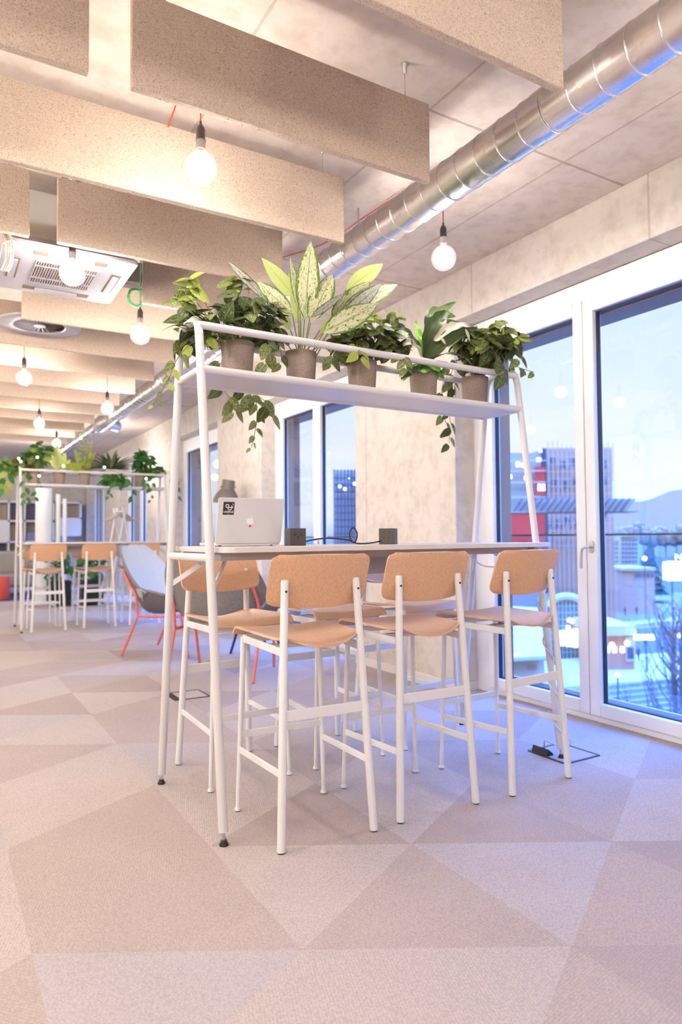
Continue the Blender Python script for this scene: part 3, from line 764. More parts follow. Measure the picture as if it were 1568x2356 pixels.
def mesh_text(body, size, loc_, rot, m, parent, name, ext=.01, offset=0, space=1.0):
    c = bpy.data.curves.new(name, 'FONT'); c.body = body; c.size = size; c.extrude = ext; c.align_x = 'CENTER'; c.offset = offset; c.space_character = space
    o = bpy.data.objects.new(name, c); C.objects.link(o); bpy.context.view_layer.update()
    me = bpy.data.meshes.new_from_object(o.evaluated_get(bpy.context.evaluated_depsgraph_get())); bpy.data.objects.remove(o); bpy.data.curves.remove(c)
    me.materials.clear(); me.materials.append(m); q = bpy.data.objects.new(name, me); C.objects.link(q); q.parent = parent; q.matrix_local = Matrix.Translation(loc_) @ rot.to_4x4(); return q
O_ = sk(.5, .84); ex_ = (sk(1, .84)-sk(0, .84)).normalized(); ey_ = (sk(.5, 0)-sk(.5, 1)).normalized(); ez_ = ex_.cross(ey_)
mesh_text('UNDPLUS', .0105, O_, Matrix(((ex_.x, ey_.x, ez_.x), (ex_.y, ey_.y, ez_.y), (ex_.z, ey_.z, ez_.z))), STICKW, lo_, 'sticker_lettering', .0002, .00035, .9)
# apple emblem
pts = []
for k in range(72):
    a = 2*pi*k/72; x = .0165*cos(a)*(1-.05*sin(a)) ; y = .0158*sin(a)
    y -= .0034*math.exp(-(x/.0045)**2)*(1 if sin(a) > 0 else -.75)
    x *= 1.0 + .0*sin(a) - (.10 if sin(a) < -.2 else 0)*(abs(sin(a))-.2)
    bx_, by_ = .0195, .0022; dd = sqrt((x-bx_)**2+(y-by_)**2)
    if dd < .0075: x = bx_ + (x-bx_)/max(dd, 1e-6)*.0075; y = by_ + (y-by_)/max(dd, 1e-6)*.0075
    pts.append((x, y))
em = MB().prism(pts, lambda x, y, h: lid(x-.002, .099+y, .0055+h), .0005)
lf = [(0, .0), (.002, .0045), (.0062, .008), (.0066, .0035), (.004, .0005)]
em.prism(lf, lambda x, y, h: lid(x-.002, .0995+.0155+y, .0055+h), .0005)
em.build('fruit_emblem', LOGOW, lo_, False)
MB().lathe([(.0056, 0), (.0056, .001)], lid(-.001, .077, .0055), 18, lid(0, 0, 1)-lid(0, 0, 0)).build('red_dot', REDDOT, lo_)

def power_cube(c, rz, lab):
    t = thing('power_cube', lab, 'power socket', c, rz, 'black cube sockets on the table'); h = .0375
    MB().bb((-h, -h, 0), (h, h, 2*h)).build('housing', BLACKM, t, False, .002)
    s = MB()
    s.bb((-.016, -h-.0006, .046), (-.005, -h+.001, .049)); s.bb((.005, -h-.0006, .046), (.016, -h+.001, .049)); s.bb((-.0018, -h-.0006, .026), (.0018, -h+.001, .044))
    s.bb((-.019, -h-.0006, .044), (-.014, -h+.001, .051)); s.bb((.014, -h-.0006, .044), (.019, -h+.001, .051))
    for sx in (-1, 1):
        for yy in (-.012, .012):
            for zz in (.030, .055): s.bb((sx*h-.0006, yy-.003, zz-.003), (sx*h+.0006, yy+.003, zz+.003))
    s.build('socket_slots', BLACK, t, False); return t
BLACKM = mat('anthracite_plastic', (.060, .047, .045), .5)
P1, P2 = tw(.475, .34, 1.0655), tw(.985, .345, 1.0655)
power_cube(P1, radians(-6), 'black power socket cube beside the laptop, left end of the black cable')
power_cube(P2, radians(42), 'black power socket cube at the right end of the black cable, nearer the window')
zt = 1.069
cbl = [P1+V((.036, .01, .012)), P1+V((.09, .02, .022)), P1+V((.18, .03, .030)), P1+V((.29, .04, .022)), P1+V((.335, .04, .012)), P1+V((.342, .03, .050)), P1+V((.322, .03, .078)), P1+V((.302, .03, .060)), P1+V((.308, .035, .025)), P1+V((.345, .04, .005)), P1+V((.42, .03, .006)), P2+V((-.03, -.01, .018))]
tag(MB().tube(smooth_path(cbl, 8), .0036, 10).build('power_cable', BLACK), 'black cable with one upright loop between the two cube sockets', 'cable')

# floor boxes and the white cable
def floor_box(c, s, lab, lid_open):
    t = thing('floor_socket_box', lab, 'floor socket', c, 0, 'floor socket boxes'); h = s/2; w_ = .011
    f = MB()
    for q in (-1, 1): f.bb((-h, q*h-w_/2, 0), (h, q*h+w_/2, .004)); f.bb((q*h-w_/2, -h, 0), (q*h+w_/2, h, .004))
    f.build('frame', mat('floor_box_frame', (.035, .04, .055), .4), t, False)
    MB().bb((-h+w_/2, -h+w_/2, 0), (h-w_/2, h-w_/2, .002)).build('carpet_inlay', CARP[0], t, False)
    MB().bb((-h, -h, 0), (-h+.04, h, .005)).build('cable_flap', BLACK, t, False) if not lid_open else None
    if lid_open:
        MB().prism([(0, 0), (.05, 0), (.042, .012), (.012, .034)], lambda x, y, k: V((-h+x, h-.02-k, .002+y)), .10).build('raised_flap', BLACK, t, False)
    return t
floor_box((1.538, 4.74, .0005), .24, 'dark framed floor socket box in the carpet, behind the front table', False)
floor_box((2.745, 2.455, .0005), .24, 'dark framed floor socket box with raised flap, at the table leg by the window', True)
RL = lambda z: tw(1.775, .262*z/2, z)
hl = []
for k in range(0, 121):
    q = k/120; z = .93*(1-q)+.12*q; a = 2*pi*4.4*q + 2.3; c = RL(z); hl.append(c+V((cos(a)*.0225, sin(a)*.0225, 0)))
e = hl[-1]; hl = [V(RL(1.0)+V((-.15, .2, .02))), V(RL(.97)+V((-.08, .1, -.02)))] + hl
tail = smooth_path([e, RL(.08)+V((.05, -.03, 0)), RL(.05)+V((.07, .02, .0)), RL(.045)+V((.03, .06, 0)), RL(.06)+V((-.05, .05, .02)), V((2.66, 2.50, .03))], 8)
tag(MB().tube(hl+tail[1:], .0038, 8).build('white_cable', WCABLE), 'white cable spiralling down the table leg to the floor socket by the window', 'cable')
far_leg = lambda z: tw(1.775, .735-.262*z/2, z)
c2 = smooth_path([far_leg(1.0)+V((-.06, 0, .02)), far_leg(.97)+V((-.02, -.02, 0)), far_leg(.93)+V((.03, -.06, 0)), RL(.93)+V((.0, .26, .0)), RL(.93)+V((-.01, .04, .0))], 8)
tag(MB().tube(c2, .0038, 8).build('white_cable', WCABLE), 'short white cable sagging between the far and near table legs', 'cable')

# ------------------------------------------------------------------ potted plants
def pot(t, r=.0725, h=.175):
    MB().lathe([(r*.80, 0), (r*.86, .01), (r, h-.006), (r*.985, h), (r*.92, h), (r*.90, h-.02), (.0001, h-.02)], (0, 0, 0), 36).build('pot', POT, t)
    MB().lathe([(.0001, h-.018), (r*.9, h-.019)], (0, 0, 0), 24, cap=False).build('soil', SOIL, t)
RZ = lambda: random.uniform(-1, 1)
def rleaf(mb, c, out, L, mi, kind='heart', wr=.72):
    out = V(out); d = (out + V((RZ()*.7, RZ()*.7, RZ()*.5-.25))).normalized()
    n = (V((RZ()*.5, -.55+RZ()*.5, .75+RZ()*.4))).normalized()
    mb.leaf(V(c)-d*L*.3, V(c)+d*L*.7, n, L*wr, kind, random.uniform(.1, .45), random.uniform(0, .3), mi)
def vine_leaves(mb, path, L0, L1, mats, every, kind='heart', side=.6):
    n = len(path); k = 0
    for i in range(0, n, every):
        q = i/max(1, n-1); L = L0+(L1-L0)*q; p = path[i]
        a = path[min(i+1, n-1)]-path[max(i-1, 0)]
        s = V((1 if k % 2 else -1, RZ()*.6, RZ()*.3)); d = (s*side + V((0, 0, -.75)) + V((RZ()*.3, RZ()*.3, 0))).normalized()
        nn = V((RZ()*.5, -.8, .35+RZ()*.3))
        st_ = p + d*L*.25; mb.leaf(st_, st_+d*L, nn, L*.66, kind, random.uniform(.1, .4), random.uniform(0, .25), random.choice(mats)); k += 1
def pothos(x, y, z, label, blobs, vines, group='potted plants on the front plant shelf', mats=None, seed=1, size=(.058, .094), leafkind='heart', pr=.0725):
    """blobs: (centre, radii, count, material choices) ; vines: (points, every, L0, L1, mats)"""
    random.seed(seed)
    t = thing('potted_plant', label, 'plant', (x, y, z), 0, group); pot(t, pr, .175*pr/.0725)
    o = V((x, y, z)); lv = MB(); st = MB(); zt_ = .16*pr/.0725
    for c, rad, cnt, ms in blobs:
        c = V(c)-o
        for _ in range(int(cnt*1.45)):
            dv = V((RZ(), RZ(), RZ()))
            while dv.length > 1 or dv.length < .35: dv = V((RZ(), RZ(), RZ()))
            p = c + V((dv.x*rad[0], dv.y*rad[1], dv.z*rad[2]))
            L = random.uniform(*size); rleaf(lv, p, (dv.x, dv.y, dv.z*.4), L, random.choice(ms))
            if random.random() < .3: st.tube(smooth_path([(RZ()*.02, RZ()*.02, zt_), (p.x*.55, p.y*.55, (zt_+p.z)/2), p], 4), .0016, 5)
    for pts, ev, L0, L1, ms in vines:
        path = smooth_path([V(p)-o for p in pts], 6); st.tube(path, .0017, 5); vine_leaves(lv, path, L0, L1, ms, ev)
    lv.build('foliage', mats or [PO_D, PO_M, PO_L], t, True, angle=80); st.build('stems', VINE, t)
    return t
PZ = 1.7705; PY = 2.775
g = at
def B(px, py, Y): return at(px, py, 1, Y)
pothos(1.125, PY, PZ, 'potted trailing pothos at the left end of the front plant shelf, vines hanging below',
       [(B(480, 745, 2.74), (.16, .10, .05), 34, [0, 0, 1]), (B(570, 715, 2.76), (.15, .11, .07), 46, [0, 0, 0, 1]), (B(420, 695, 2.80), (.05, .05, .05), 9, [2, 1]), (B(445, 660, 2.82), (.045, .04, .04), 7, [2, 2, 1]), (B(545, 655, 2.8), (.055, .05, .04), 8, [2, 1]), (B(600, 770, 2.82), (.10, .08, .05), 26, [0, 1, 0]), (B(430, 790, 2.85), (.06, .06, .05), 12, [1, 0])],
       [([B(500, 760, 2.74), B(440, 790, 2.68), B(405, 830, 2.64), B(392, 862, 2.62), B(372, 900, 2.62), B(352, 932, 2.62)], 3, .07, .022, [1, 2, 1]),
        ([B(590, 750, 2.70), B(618, 785, 2.64), B(612, 830, 2.62)], 3, .08, .07, [0, 1]), ([B(600, 760, 2.8), B(640, 790, 2.75), B(648, 835, 2.72)], 3, .07, .05, [0, 1]),
        ([B(530, 770, 2.9), B(510, 830, 3.05), B(512, 890, 3.06), B(535, 925, 3.06), B(540, 945, 3.06)], 3, .085, .07, [1, 1, 0]),
        ([B(560, 770, 2.9), B(556, 840, 3.05), B(560, 890, 3.06), B(588, 925, 3.07), B(590, 965, 3.07), B(585, 1000, 3.07), B(578, 1030, 3.07)], 3, .10, .03, [1, 0, 1]),
        ([B(585, 905, 3.06), B(610, 925, 3.06), B(622, 950, 3.06)], 4, .10, .08, [0, 1])], seed=3)
# aglaonema, every leaf a part
t = thing('potted_plant', 'potted plant with large cream and green pointed leaves on the front shelf', 'plant', (1.434, PY, PZ), 0, 'potted plants on the front plant shelf')
pot(t); O2 = V((1.434, PY, PZ))
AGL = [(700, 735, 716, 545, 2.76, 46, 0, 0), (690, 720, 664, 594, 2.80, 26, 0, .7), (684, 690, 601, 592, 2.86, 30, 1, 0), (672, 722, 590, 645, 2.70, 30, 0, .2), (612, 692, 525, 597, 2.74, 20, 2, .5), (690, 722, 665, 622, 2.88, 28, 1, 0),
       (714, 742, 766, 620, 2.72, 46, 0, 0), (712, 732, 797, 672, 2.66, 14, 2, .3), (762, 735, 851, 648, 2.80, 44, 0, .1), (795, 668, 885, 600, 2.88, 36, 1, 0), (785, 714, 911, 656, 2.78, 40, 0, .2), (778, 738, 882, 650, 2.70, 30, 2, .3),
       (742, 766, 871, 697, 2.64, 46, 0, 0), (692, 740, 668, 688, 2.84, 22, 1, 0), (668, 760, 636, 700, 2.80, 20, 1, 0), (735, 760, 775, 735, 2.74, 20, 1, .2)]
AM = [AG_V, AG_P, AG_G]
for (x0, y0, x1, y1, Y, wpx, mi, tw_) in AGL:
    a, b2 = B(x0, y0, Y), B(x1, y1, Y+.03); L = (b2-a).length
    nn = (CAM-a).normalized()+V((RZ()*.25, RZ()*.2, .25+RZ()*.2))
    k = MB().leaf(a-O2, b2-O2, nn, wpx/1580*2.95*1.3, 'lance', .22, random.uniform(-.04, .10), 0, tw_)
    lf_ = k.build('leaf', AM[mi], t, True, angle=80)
    MB().tube(smooth_path([V((RZ()*.02, RZ()*.02, .155)), V(((a.x-O2.x)*.35, (a.y-O2.y)*.4, .19)), a-O2], 5), [.0032]*10+[.0022], 6).build('leaf_stalk', STEM, lf_) if False else None
    path = smooth_path([V((RZ()*.02, RZ()*.02, .155)), V(((a.x-O2.x)*.35, (a.y-O2.y)*.4, .19)), a-O2], 5)
    MB().tube(path, .0028, 6).build('leaf_stalk', STEM, lf_)
pothos(1.765, PY, PZ, 'potted pothos in the middle of the front plant shelf, under the big cream leaves',
       [(B(800, 795, 2.74), (.12, .09, .05), 30, [0, 0, 1]), (B(870, 775, 2.74), (.15, .10, .06), 46, [0, 1, 0, 1]), (B(905, 745, 2.80), (.06, .05, .05), 14, [1, 2, 1]), (B(850, 745, 2.8), (.06, .05, .04), 10, [2, 1]), (B(905, 800, 2.72), (.10, .08, .04), 22, [0, 1])],
       [([B(800, 790, 2.70), B(775, 810, 2.66), B(760, 835, 2.64)], 2, .08, .05, [0, 1]), ([B(820, 790, 2.66), B(824, 805, 2.63), B(826, 818, 2.62)], 4, .065, .065, [2]), ([B(900, 800, 2.68), B(925, 820, 2.64), B(935, 845, 2.62)], 2, .07, .05, [0, 1])], seed=11)
# staghorn fern: fronds as parts
t = thing('potted_plant', 'potted staghorn fern with forked dark fronds and bright green base, fourth on the front shelf', 'plant', (2.135, PY, PZ), 0, 'potted plants on the front plant shelf')
pot(t); O4 = V((2.135, PY, PZ))
def frond(path, widths, m, nrm, name='frond', lobes=()):
    path = smooth_path([V(p)-O4 for p in path], 7); n = len(path)
    mb = MB(); vs = []; uv = []; fs = []
    for i, p in enumerate(path):
        q = i/(n-1); a = (path[min(i+1, n-1)]-path[max(0, i-1)]).normalized(); sd = a.cross(V(nrm)).normalized(); u = sd.cross(a)
        f = q*(len(widths)-1); k = min(int(f), len(widths)-2); w_ = (widths[k]*(1-(f-k))+widths[k+1]*(f-k))*(1+.10*sin(q*26))
        for sx in (-1, -.5, 0, .5, 1): vs.append(p+sd*sx*w_/2+u*(abs(sx)**2*w_*.22+.004*sin(q*19+sx*2))); uv.append((.5+sx*.5, q))
    for i in range(n-1):
        for j in range(4): fs.append((i*5+j, i*5+j+1, i*5+j+6, i*5+j+5))
    mb.add(vs, fs, 0, uv)
    for (pts, w0) in lobes:
        pp = [V(p)-O4 for p in pts]; mb.leaf(pp[0], pp[1], nrm, w0, 'lance', .2, .1, 0)
    return mb.build(name, m, t, True, angle=80)
nf = (-.3, -1, .35)
frond([B(978, 835, 2.77), B(982, 790, 2.76), B(992, 755, 2.74), B(1010, 735, 2.73), B(1028, 718, 2.72)], [.03, .06, .085, .075, .03], FERN, nf, lobes=[((B(985, 760, 2.73), B(979, 725, 2.72)), .035), ((B(1010, 738, 2.72), B(1068, 742, 2.68)), .03), ((B(1015, 730, 2.73), B(1050, 726, 2.7)), .022)])
frond([B(976, 830, 2.80), B(980, 775, 2.82), B(995, 722, 2.84), B(1020, 712, 2.85), B(1048, 694, 2.86)], [.02, .03, .05, .04, .008], FERN, nf, lobes=[((B(985, 745, 2.83), B(984, 712, 2.84)), .04), ((B(1012, 716, 2.83), B(1050, 725, 2.82)), .028)])
frond([B(980, 835, 2.74), B(998, 805, 2.71), B(1030, 782, 2.69), B(1070, 766, 2.68), B(1098, 758, 2.67)], [.03, .075, .08, .06, .03], FERN, (0, -1, .6), lobes=[((B(1078, 760, 2.67), B(1122, 770, 2.64)), .035), ((B(1080, 764, 2.66), B(1108, 792, 2.62)), .03)])
frond([B(1000, 785, 2.70), B(1025, 762, 2.69), B(1055, 750, 2.68), B(1085, 752, 2.67)], [.02, .055, .05, .012], FERNP, (0, -1, .9), lobes=[((B(1012, 775, 2.68), B(1026, 792, 2.66)), .03), ((B(1070, 756, 2.66), B(1082, 784, 2.63)), .022)])
frond([B(974, 835, 2.74), B(962, 808, 2.70), B(945, 790, 2.67), B(926, 795, 2.65)], [.02, .05, .045, .01], FERNP, (0, -1, .6))
frond([B(972, 832, 2.78), B(958, 795, 2.76), B(935, 768, 2.74), B(915, 758, 2.73)], [.02, .05, .06, .03], FERN, (.3, -1, .6))
frond([B(975, 830, 2.82), B(968, 790, 2.86), B(960, 760, 2.88), B(955, 738, 2.9)], [.02, .035, .03, .006], FERNB, nf)
frond([B(978, 832, 2.72), B(1000, 822, 2.66), B(1040, 815, 2.63), B(1068, 825, 2.61), B(1085, 838, 2.6)], [.015, .03, .035, .02, .004], FERN, (0, -.4, 1))
frond([B(968, 838, 2.72), B(945, 860, 2.66), B(922, 872, 2.64)], [.015, .04, .006], FERN, (0, -.5, 1))
for k in range(9):
    a = pi + pi*1.25*(k-4)/8 - pi/2*0 + pi/2*1.0*0 - pi/2 + pi/2
    ang = -pi/2 + (k-4)*.62
    d = V((cos(ang), sin(ang), 0)); c0 = d*.035 + V((0, 0, .205+random.uniform(-.004, .008))); c1 = d*random.uniform(.112, .135) + V((0, 0, random.uniform(.150, .185)))
    MB().leaf(c0, c1, (d.x*.7, d.y*.7, .8), .105, 'round', -.10, .25, 0).build('rosette_frond', FERNB, t, True, angle=80)
pothos(2.478, PY, PZ, 'potted variegated pothos at the right end of the front plant shelf, by the window',
       [(B(1085, 790, 2.72), (.10, .09, .06), 40, [0, 1, 0, 1]), (B(1130, 800, 2.72), (.13, .10, .06), 52, [0, 1, 1, 0]), (B(1150, 760, 2.76), (.08, .06, .04), 14, [1, 2]), (B(1120, 790, 2.64), (.06, .03, .03), 8, [2, 2, 1]), (B(1175, 785, 2.72), (.09, .07, .06), 26, [0, 1, 2]), (B(1095, 830, 2.76), (.11, .07, .04), 26, [0, 0])],
       [([B(1160, 780, 2.70), B(1185, 790, 2.66), B(1195, 825, 2.64)], 2, .09, .07, [0, 0, 1]), ([B(1130, 800, 2.66), B(1150, 830, 2.62), B(1160, 860, 2.60)], 3, .10, .09, [0]), ([B(1180, 840, 2.70), B(1205, 850, 2.68), B(1228, 856, 2.66)], 3, .055, .05, [2, 1]),
        ([B(1050, 830, 2.85), B(1035, 870, 3.0), B(1045, 890, 3.05)], 2, .08, .07, [0, 1]), ([B(1030, 840, 2.9), B(1015, 900, 3.08), B(1018, 955, 3.09), B(1032, 985, 3.09), B(1033, 1020, 3.09)], 3, .07, .06, [0, 1]), ([B(1038, 880, 3.06), B(1032, 945, 3.08), B(1040, 985, 3.08)], 3, .07, .07, [0])], seed=23)

# plants of the rear table
T2o = V((T2P.x, T2P.y, 0)); RY = T2P.y+.37
GR = 'potted plants on the rear plant shelf'
def rp(px): return at(px, 1105, 1, RY).x
def BB(px, py, dy=0): return at(px, py, 1, RY+dy)
pothos(rp(77), RY, PZ, 'leafy trailing potted plant at the left end of the rear shelf', [(BB(70, 1060), (.20, .12, .12), 46, [0, 1]), (BB(25, 1075), (.20, .1, .10), 26, [0, 2]), (BB(95, 1035), (.12, .10, .12), 22, [2, 0])],
       [([BB(60, 1080), BB(58, 1120, -.3), BB(60, 1150, -.3)], 2, .10, .07, [0]), ([BB(85, 1090), BB(85, 1130, -.25), BB(72, 1152, -.25)], 3, .09, .06, [0]), ([BB(20, 1085, -.1), BB(10, 1105, -.2), BB(8, 1120, -.2)], 2, .12, .12, [0, 2])], GR, [IVY, PO_M, PO_L], 31, (.09, .14))
pothos(rp(136), RY, PZ, 'potted plant with upright pale yellow-green leaves, second from left on the rear shelf', [], [], GR, [PO_L], 32)
lf_ = MB()
for (x0, y0, x1, y1, w_) in ((134, 1080, 130, 1015, 16), (136, 1080, 124, 1030, 14), (138, 1080, 150, 1040, 16), (140, 1082, 162, 1055, 14), (133, 1080, 112, 1048, 14)): lf_.leaf(BB(x0, y0), BB(x1, y1), (-.4, -1, .4), w_/1580*9.3, 'lance', .2, .1)
q = lf_.build('leaves', AG_P, None, True); q.parent = C.objects[[o.name for o in C.objects if o.get('label', '').startswith('potted plant with upright pale')][0]]; q.location = -q.parent.location
zzp = pothos(rp(194), RY, PZ, 'tall potted plant with stacked yellow-green leaves, third on the rear shelf', [], [], GR, [ZZ], 33)
lf_ = MB(); random.seed(5)
for (bx_, tx_, ty_) in ((190, 188, 990), (186, 176, 1040), (196, 206, 1022), (198, 214, 1045)):
    for k in range(11):
        q = k/10; p = BB(bx_+(tx_-bx_)*q, 1085+(ty_-1085)*q, RZ()*.04); L = .075*(1-.3*q)
        for sx in (-1, 1): d = V((sx*.8, -.2, .65)).normalized(); lf_.leaf(p, p+d*L, (RZ()*.6, -1, .5+RZ()*.4), L*.32, 'lance', .3, .05)
lf_.leaf(BB(188, 1080, -.1), BB(150, 1068, -.12), (-.2, -1, .8), .14, 'lance', .2, .1)
q = lf_.build('leaves', ZZ, None, True); q.parent = zzp; q.location = -zzp.location
fe = pothos(rp(257), RY, PZ, 'dark spreading fern in a pot, fourth on the rear shelf', [(BB(262, 1105, -.15), (.16, .08, .10), 16, [0])], [([BB(250, 1095, -.1), BB(252, 1125, -.28), BB(250, 1140, -.28)], 3, .08, .06, [0]), ([BB(275, 1095, -.1), BB(300, 1110, -.25), BB(304, 1140, -.28)], 3, .10, .09, [0])], GR, [IVY], 34, (.09, .13))
lf_ = MB()
for k in range(22):
    a = radians(-10+200*k/21); d = V((cos(a)*.33, RZ()*.12, .05+abs(sin(a))*.20)); c0 = BB(255, 1080); lf_.leaf(c0, c0+d, (0, -.5, 1), .05, 'lance', .3, .25)
q = lf_.build('fronds', FERN, None, True); q.parent = fe; q.location = -fe.location
pothos(rp(322), RY, PZ, 'bushy dark green ivy in a pot at the right end of the rear shelf', [(BB(330, 1062), (.14, .12, .16), 60, [0]), (BB(350, 1085), (.15, .1, .07), 24, [0])],
       [([BB(345, 1080), BB(350, 1110, -.2), BB(346, 1150, -.25)], 2, .09, .05, [0]), ([BB(360, 1075), BB(395, 1090, -.1), BB(405, 1110, -.1), BB(408, 1140, -.1)], 2, .09, .08, [0]), ([BB(340, 1085), BB(335, 1110, -.25), BB(340, 1125, -.25)], 2, .08, .06, [0])], GR, [IVY], 35, (.07, .11))
t = thing('fairy_lights', 'string of tiny warm fairy lights among the rear table plants', 'string lights', T2P)
fp = [BB(20, 1080, -.3), BB(43, 1055, -.25), BB(48, 1062, -.25), BB(86, 1052, -.25), BB(90, 1095, -.3), BB(146, 1072, -.3), BB(186, 1008, -.1), BB(240, 1075, -.3), BB(336, 1101, -.3)]
MB().tube(smooth_path([p-T2P for p in fp], 6), .002, 5).build('wire', VINE, t)
for p in fp[1:]: MB().ball(p-T2P, .013, 10).build('light', FAIRY, t)

# ------------------------------------------------------------------ lounge chairs
def lounge(loc, face, lab):
    f = V((*face, 0)).normalized(); rz = math.atan2(f.y, f.x)-pi/2
    t = thing('lounge_chair', lab, 'chair', loc, rz, 'felt shell lounge chairs with coral legs')
    prof = smooth_path([(0, .42, .415), (0, .30, .43), (0, .05, .395), (0, -.17, .385), (0, -.28, .50), (0, -.36, .72), (0, -.47, 1.03)], 6)
    n = len(prof)-1
    def shell(off):
        def fn(u, v):
            x = 2*u-1; f_ = v*n; i = min(int(f_), n-1); p = prof[i].lerp(prof[i+1], f_-i)
            a = (prof[min(i+1, n)]-prof[max(i-1, 0)]).normalized(); nr = V((0, a.z, -a.y)); nr = -nr if nr.dot(V((0, .5, 1))) < 0 else nr
            if v < .5: hw = .34+.08*(v/.5)
            else: hw = .42-.02*((v-.5)/.5)
            ed = 1-v
            if ed < .22: hw *= sqrt(max(.02, 1-((.22-ed)/.22)**2*.75))
            if v < .10: hw *= sqrt(max(.05, 1-((.10-v)/.10)**2*.6))
            arm = .05+.22*sin(pi*min(1, max(0, (v-.05)/.95)))**1.3
            return p + V((x*hw, 0, 0)) + nr*(arm*abs(x)**2.4 + off)
        return fn
    f0 = shell(0)
    MB().plate(f0, 26, 34, .022, (0, 1, 0)).build('shell', [FELT, FELTL], t, angle=70)
    def onface(u, v, d):
        p = f0(u, v); a = f0(min(1, u+.01), v)-f0(max(0, u-.01), v); b_ = f0(u, min(1, v+.01))-f0(u, max(0, v-.01)); q = a.cross(b_).normalized()
        if q.dot(V((0, .6, 1))) < 0: q = -q
        return p+q*d
    MB().plate(lambda u, v: onface(.5+(u-.5)*.80*sqrt(max(.05, 1-max(0, (v-.72)/.28)**2*.8)), .07+v*.62, .026), 22, 26, .03).build('seat_pad', FELTL, t, angle=70)
    for s in (-1, 1):
        up_ = [onface(.5+s*.40, v, -.024) for v in (.86, .78, .70)]
        fr = smooth_path(up_+[(s*.345, -.172, .405), (s*.349, -.11, .378), (s*.35, .08, .379), (s*.35, .28, .385)], 6)
        MB().tube(fr, .0125, 12).build('side_frame', CORAL, t)
        MB().tube([(s*.352, -.16, .392), (s*.345, -.335, .004)], .0118, 12).build('leg', CORAL, t)
        MB().tube([(s*.35, .27, .385), (s*.33, .335, .004)], .0118, 12).build('leg', CORAL, t)
    MB().tube([(-.35, .2, .375), (.35, .2, .375)], .011, 10).build('crossbar', CORAL, t)
    return t
lounge((2.0, 6.64, 0), (.72, -.69), 'pale felt lounge chair with coral legs, its seat turned towards the camera')
lounge((2.03, 5.32, 0), (.64, .77), 'dark grey felt lounge chair with coral legs, its back towards the camera behind the table')
t = thing('side_table', 'low round side table with navy blue splayed legs, behind the grey lounge chair', 'table', (2.62, 6.02, 0))
MB().lathe([(.0001, .44), (.235, .44), (.24, .446), (.24, .458), (.235, .462), (.0001, .462)], (0, 0, 0), 40).build('table_top', NAVY, t)
for a in (2.35, 3.9, 5.5, .8): MB().tube([(cos(a)*.12, sin(a)*.12, .44), (cos(a)*.26, sin(a)*.26, .003)], .0125, 12).build('leg', NAVY, t)

# floor lamp in front of the second pier
t = thing('floor_lamp', 'floor lamp with taupe bell shade, seen behind the laptop', 'lamp', (2.93, 7.6, 0))
ax = V((.10, -.10, .98)).normalized(); tpos = V((.0, 0, 1.50))
MB().lathe([(.155, .0), (.15, .05), (.125, .11), (.085, .165), (.075, .18), (.075, .27), (.068, .282), (.0001, .283)], tpos, 36, ax, cap=False).build('shade', LAMPB, t)
MB().lathe([(.148, .004), (.12, .10), (.07, .16), (.0001, .165)], tpos, 36, ax, cap=False).build('shade_lining', LAMPIN, t)
kn = MB()
for s in (-1, 1): kn.tube([tpos+ax*.20+V((s*.07, 0, 0)), tpos+ax*.20+V((s*.095, 0, 0))], .008, 8)
kn.build('knob', LAMPB, t)
MB().tube(smooth_path([(0.0, .10, 1.70), (.03, .16, 1.60), (.02, .18, 1.2), (.02, .18, .02)]), .011, 10).build('pole', LAMPB, t)
MB().lathe([(.14, 0), (.14, .015), (.02, .025)], (.02, .18, 0), 32).build('base', LAMPB, t)

# ------------------------------------------------------------------ the rear of the room
YS = 17.3
def cabinet(name, lab, x0, x1, z0, z1, cols, rws, cells):
    t = thing(name, lab, 'shelf', (x0, YS, z0)); W_ = x1-x0; H_ = z1-z0; fr = MB(); d = .38; th = .04
    MB().bb((0, d-.02, 0), (W_, d, H_)).build('back_panel', CUBBY, t, False)
    xs = [0]+[c for c in cols]+[W_]; zs = [0]+[r for r in rws]+[H_]
    for x in xs: fr.bb((max(0, x-th/2) if x else 0, 0, 0), ((x+th/2) if x < W_ else W_, d-.02, H_)) if 0 < x < W_ else fr.bb((x if x == 0 else W_-th, 0, 0), (th if x == 0 else W_, d-.02, H_))
    for z in zs: fr.bb((0, 0, z-th/2 if 0 < z < H_ else (0 if z == 0 else H_-th)), (W_, d-.02, z+th/2 if 0 < z < H_ else (th if z == 0 else H_)))
    fr.build('carcass', SHELFW, t, False)
    for (i, j, m, nm) in cells:
        y = 0 if nm == 'door' else d-.03
        MB().bb((xs[i]+.01, y-.004, zs[j]+.01), (xs[i+1]-.01, y+.006, zs[j+1]-.01)).build(nm, m, t, False)
    return t
cabinet('shelving_unit', 'white open shelving unit on the far wall, behind the rear table', 1.0, 2.42, .55, 1.99, [.45, .78], [.50, .98],
        [(0, 1, SHELFW, 'door'), (0, 0, CUBBYP, 'cubby_back'), (2, 2, CUBBYP, 'cubby_back'), (1, 2, CUBBYP, 'cubby_back')])
cabinet('wall_cabinet', 'white wall cabinet with one open cubby, right end of the far shelving', 2.44, 3.02, 1.17, 1.99, [], [.42], [(0, 0, SHELFW, 'door')])
bk = []
random.seed(9)
for k in range(14):
    o = MB().bb((0, 0, 0), (.026, .16, .17+random.random()*.04)).build('book', mat('book_cover', (.25+random.random()*.2, .28+random.random()*.2, .5+random.random()*.2), .7), None, False)
    o.location = (1.83+.036*k, YS+.06, .55+.52+.505-.0); o.location.z = .55+.50+.021
    tag(o, 'pale blue book in the row on the far shelving unit', 'book', 'pale blue books on the far shelving unit')
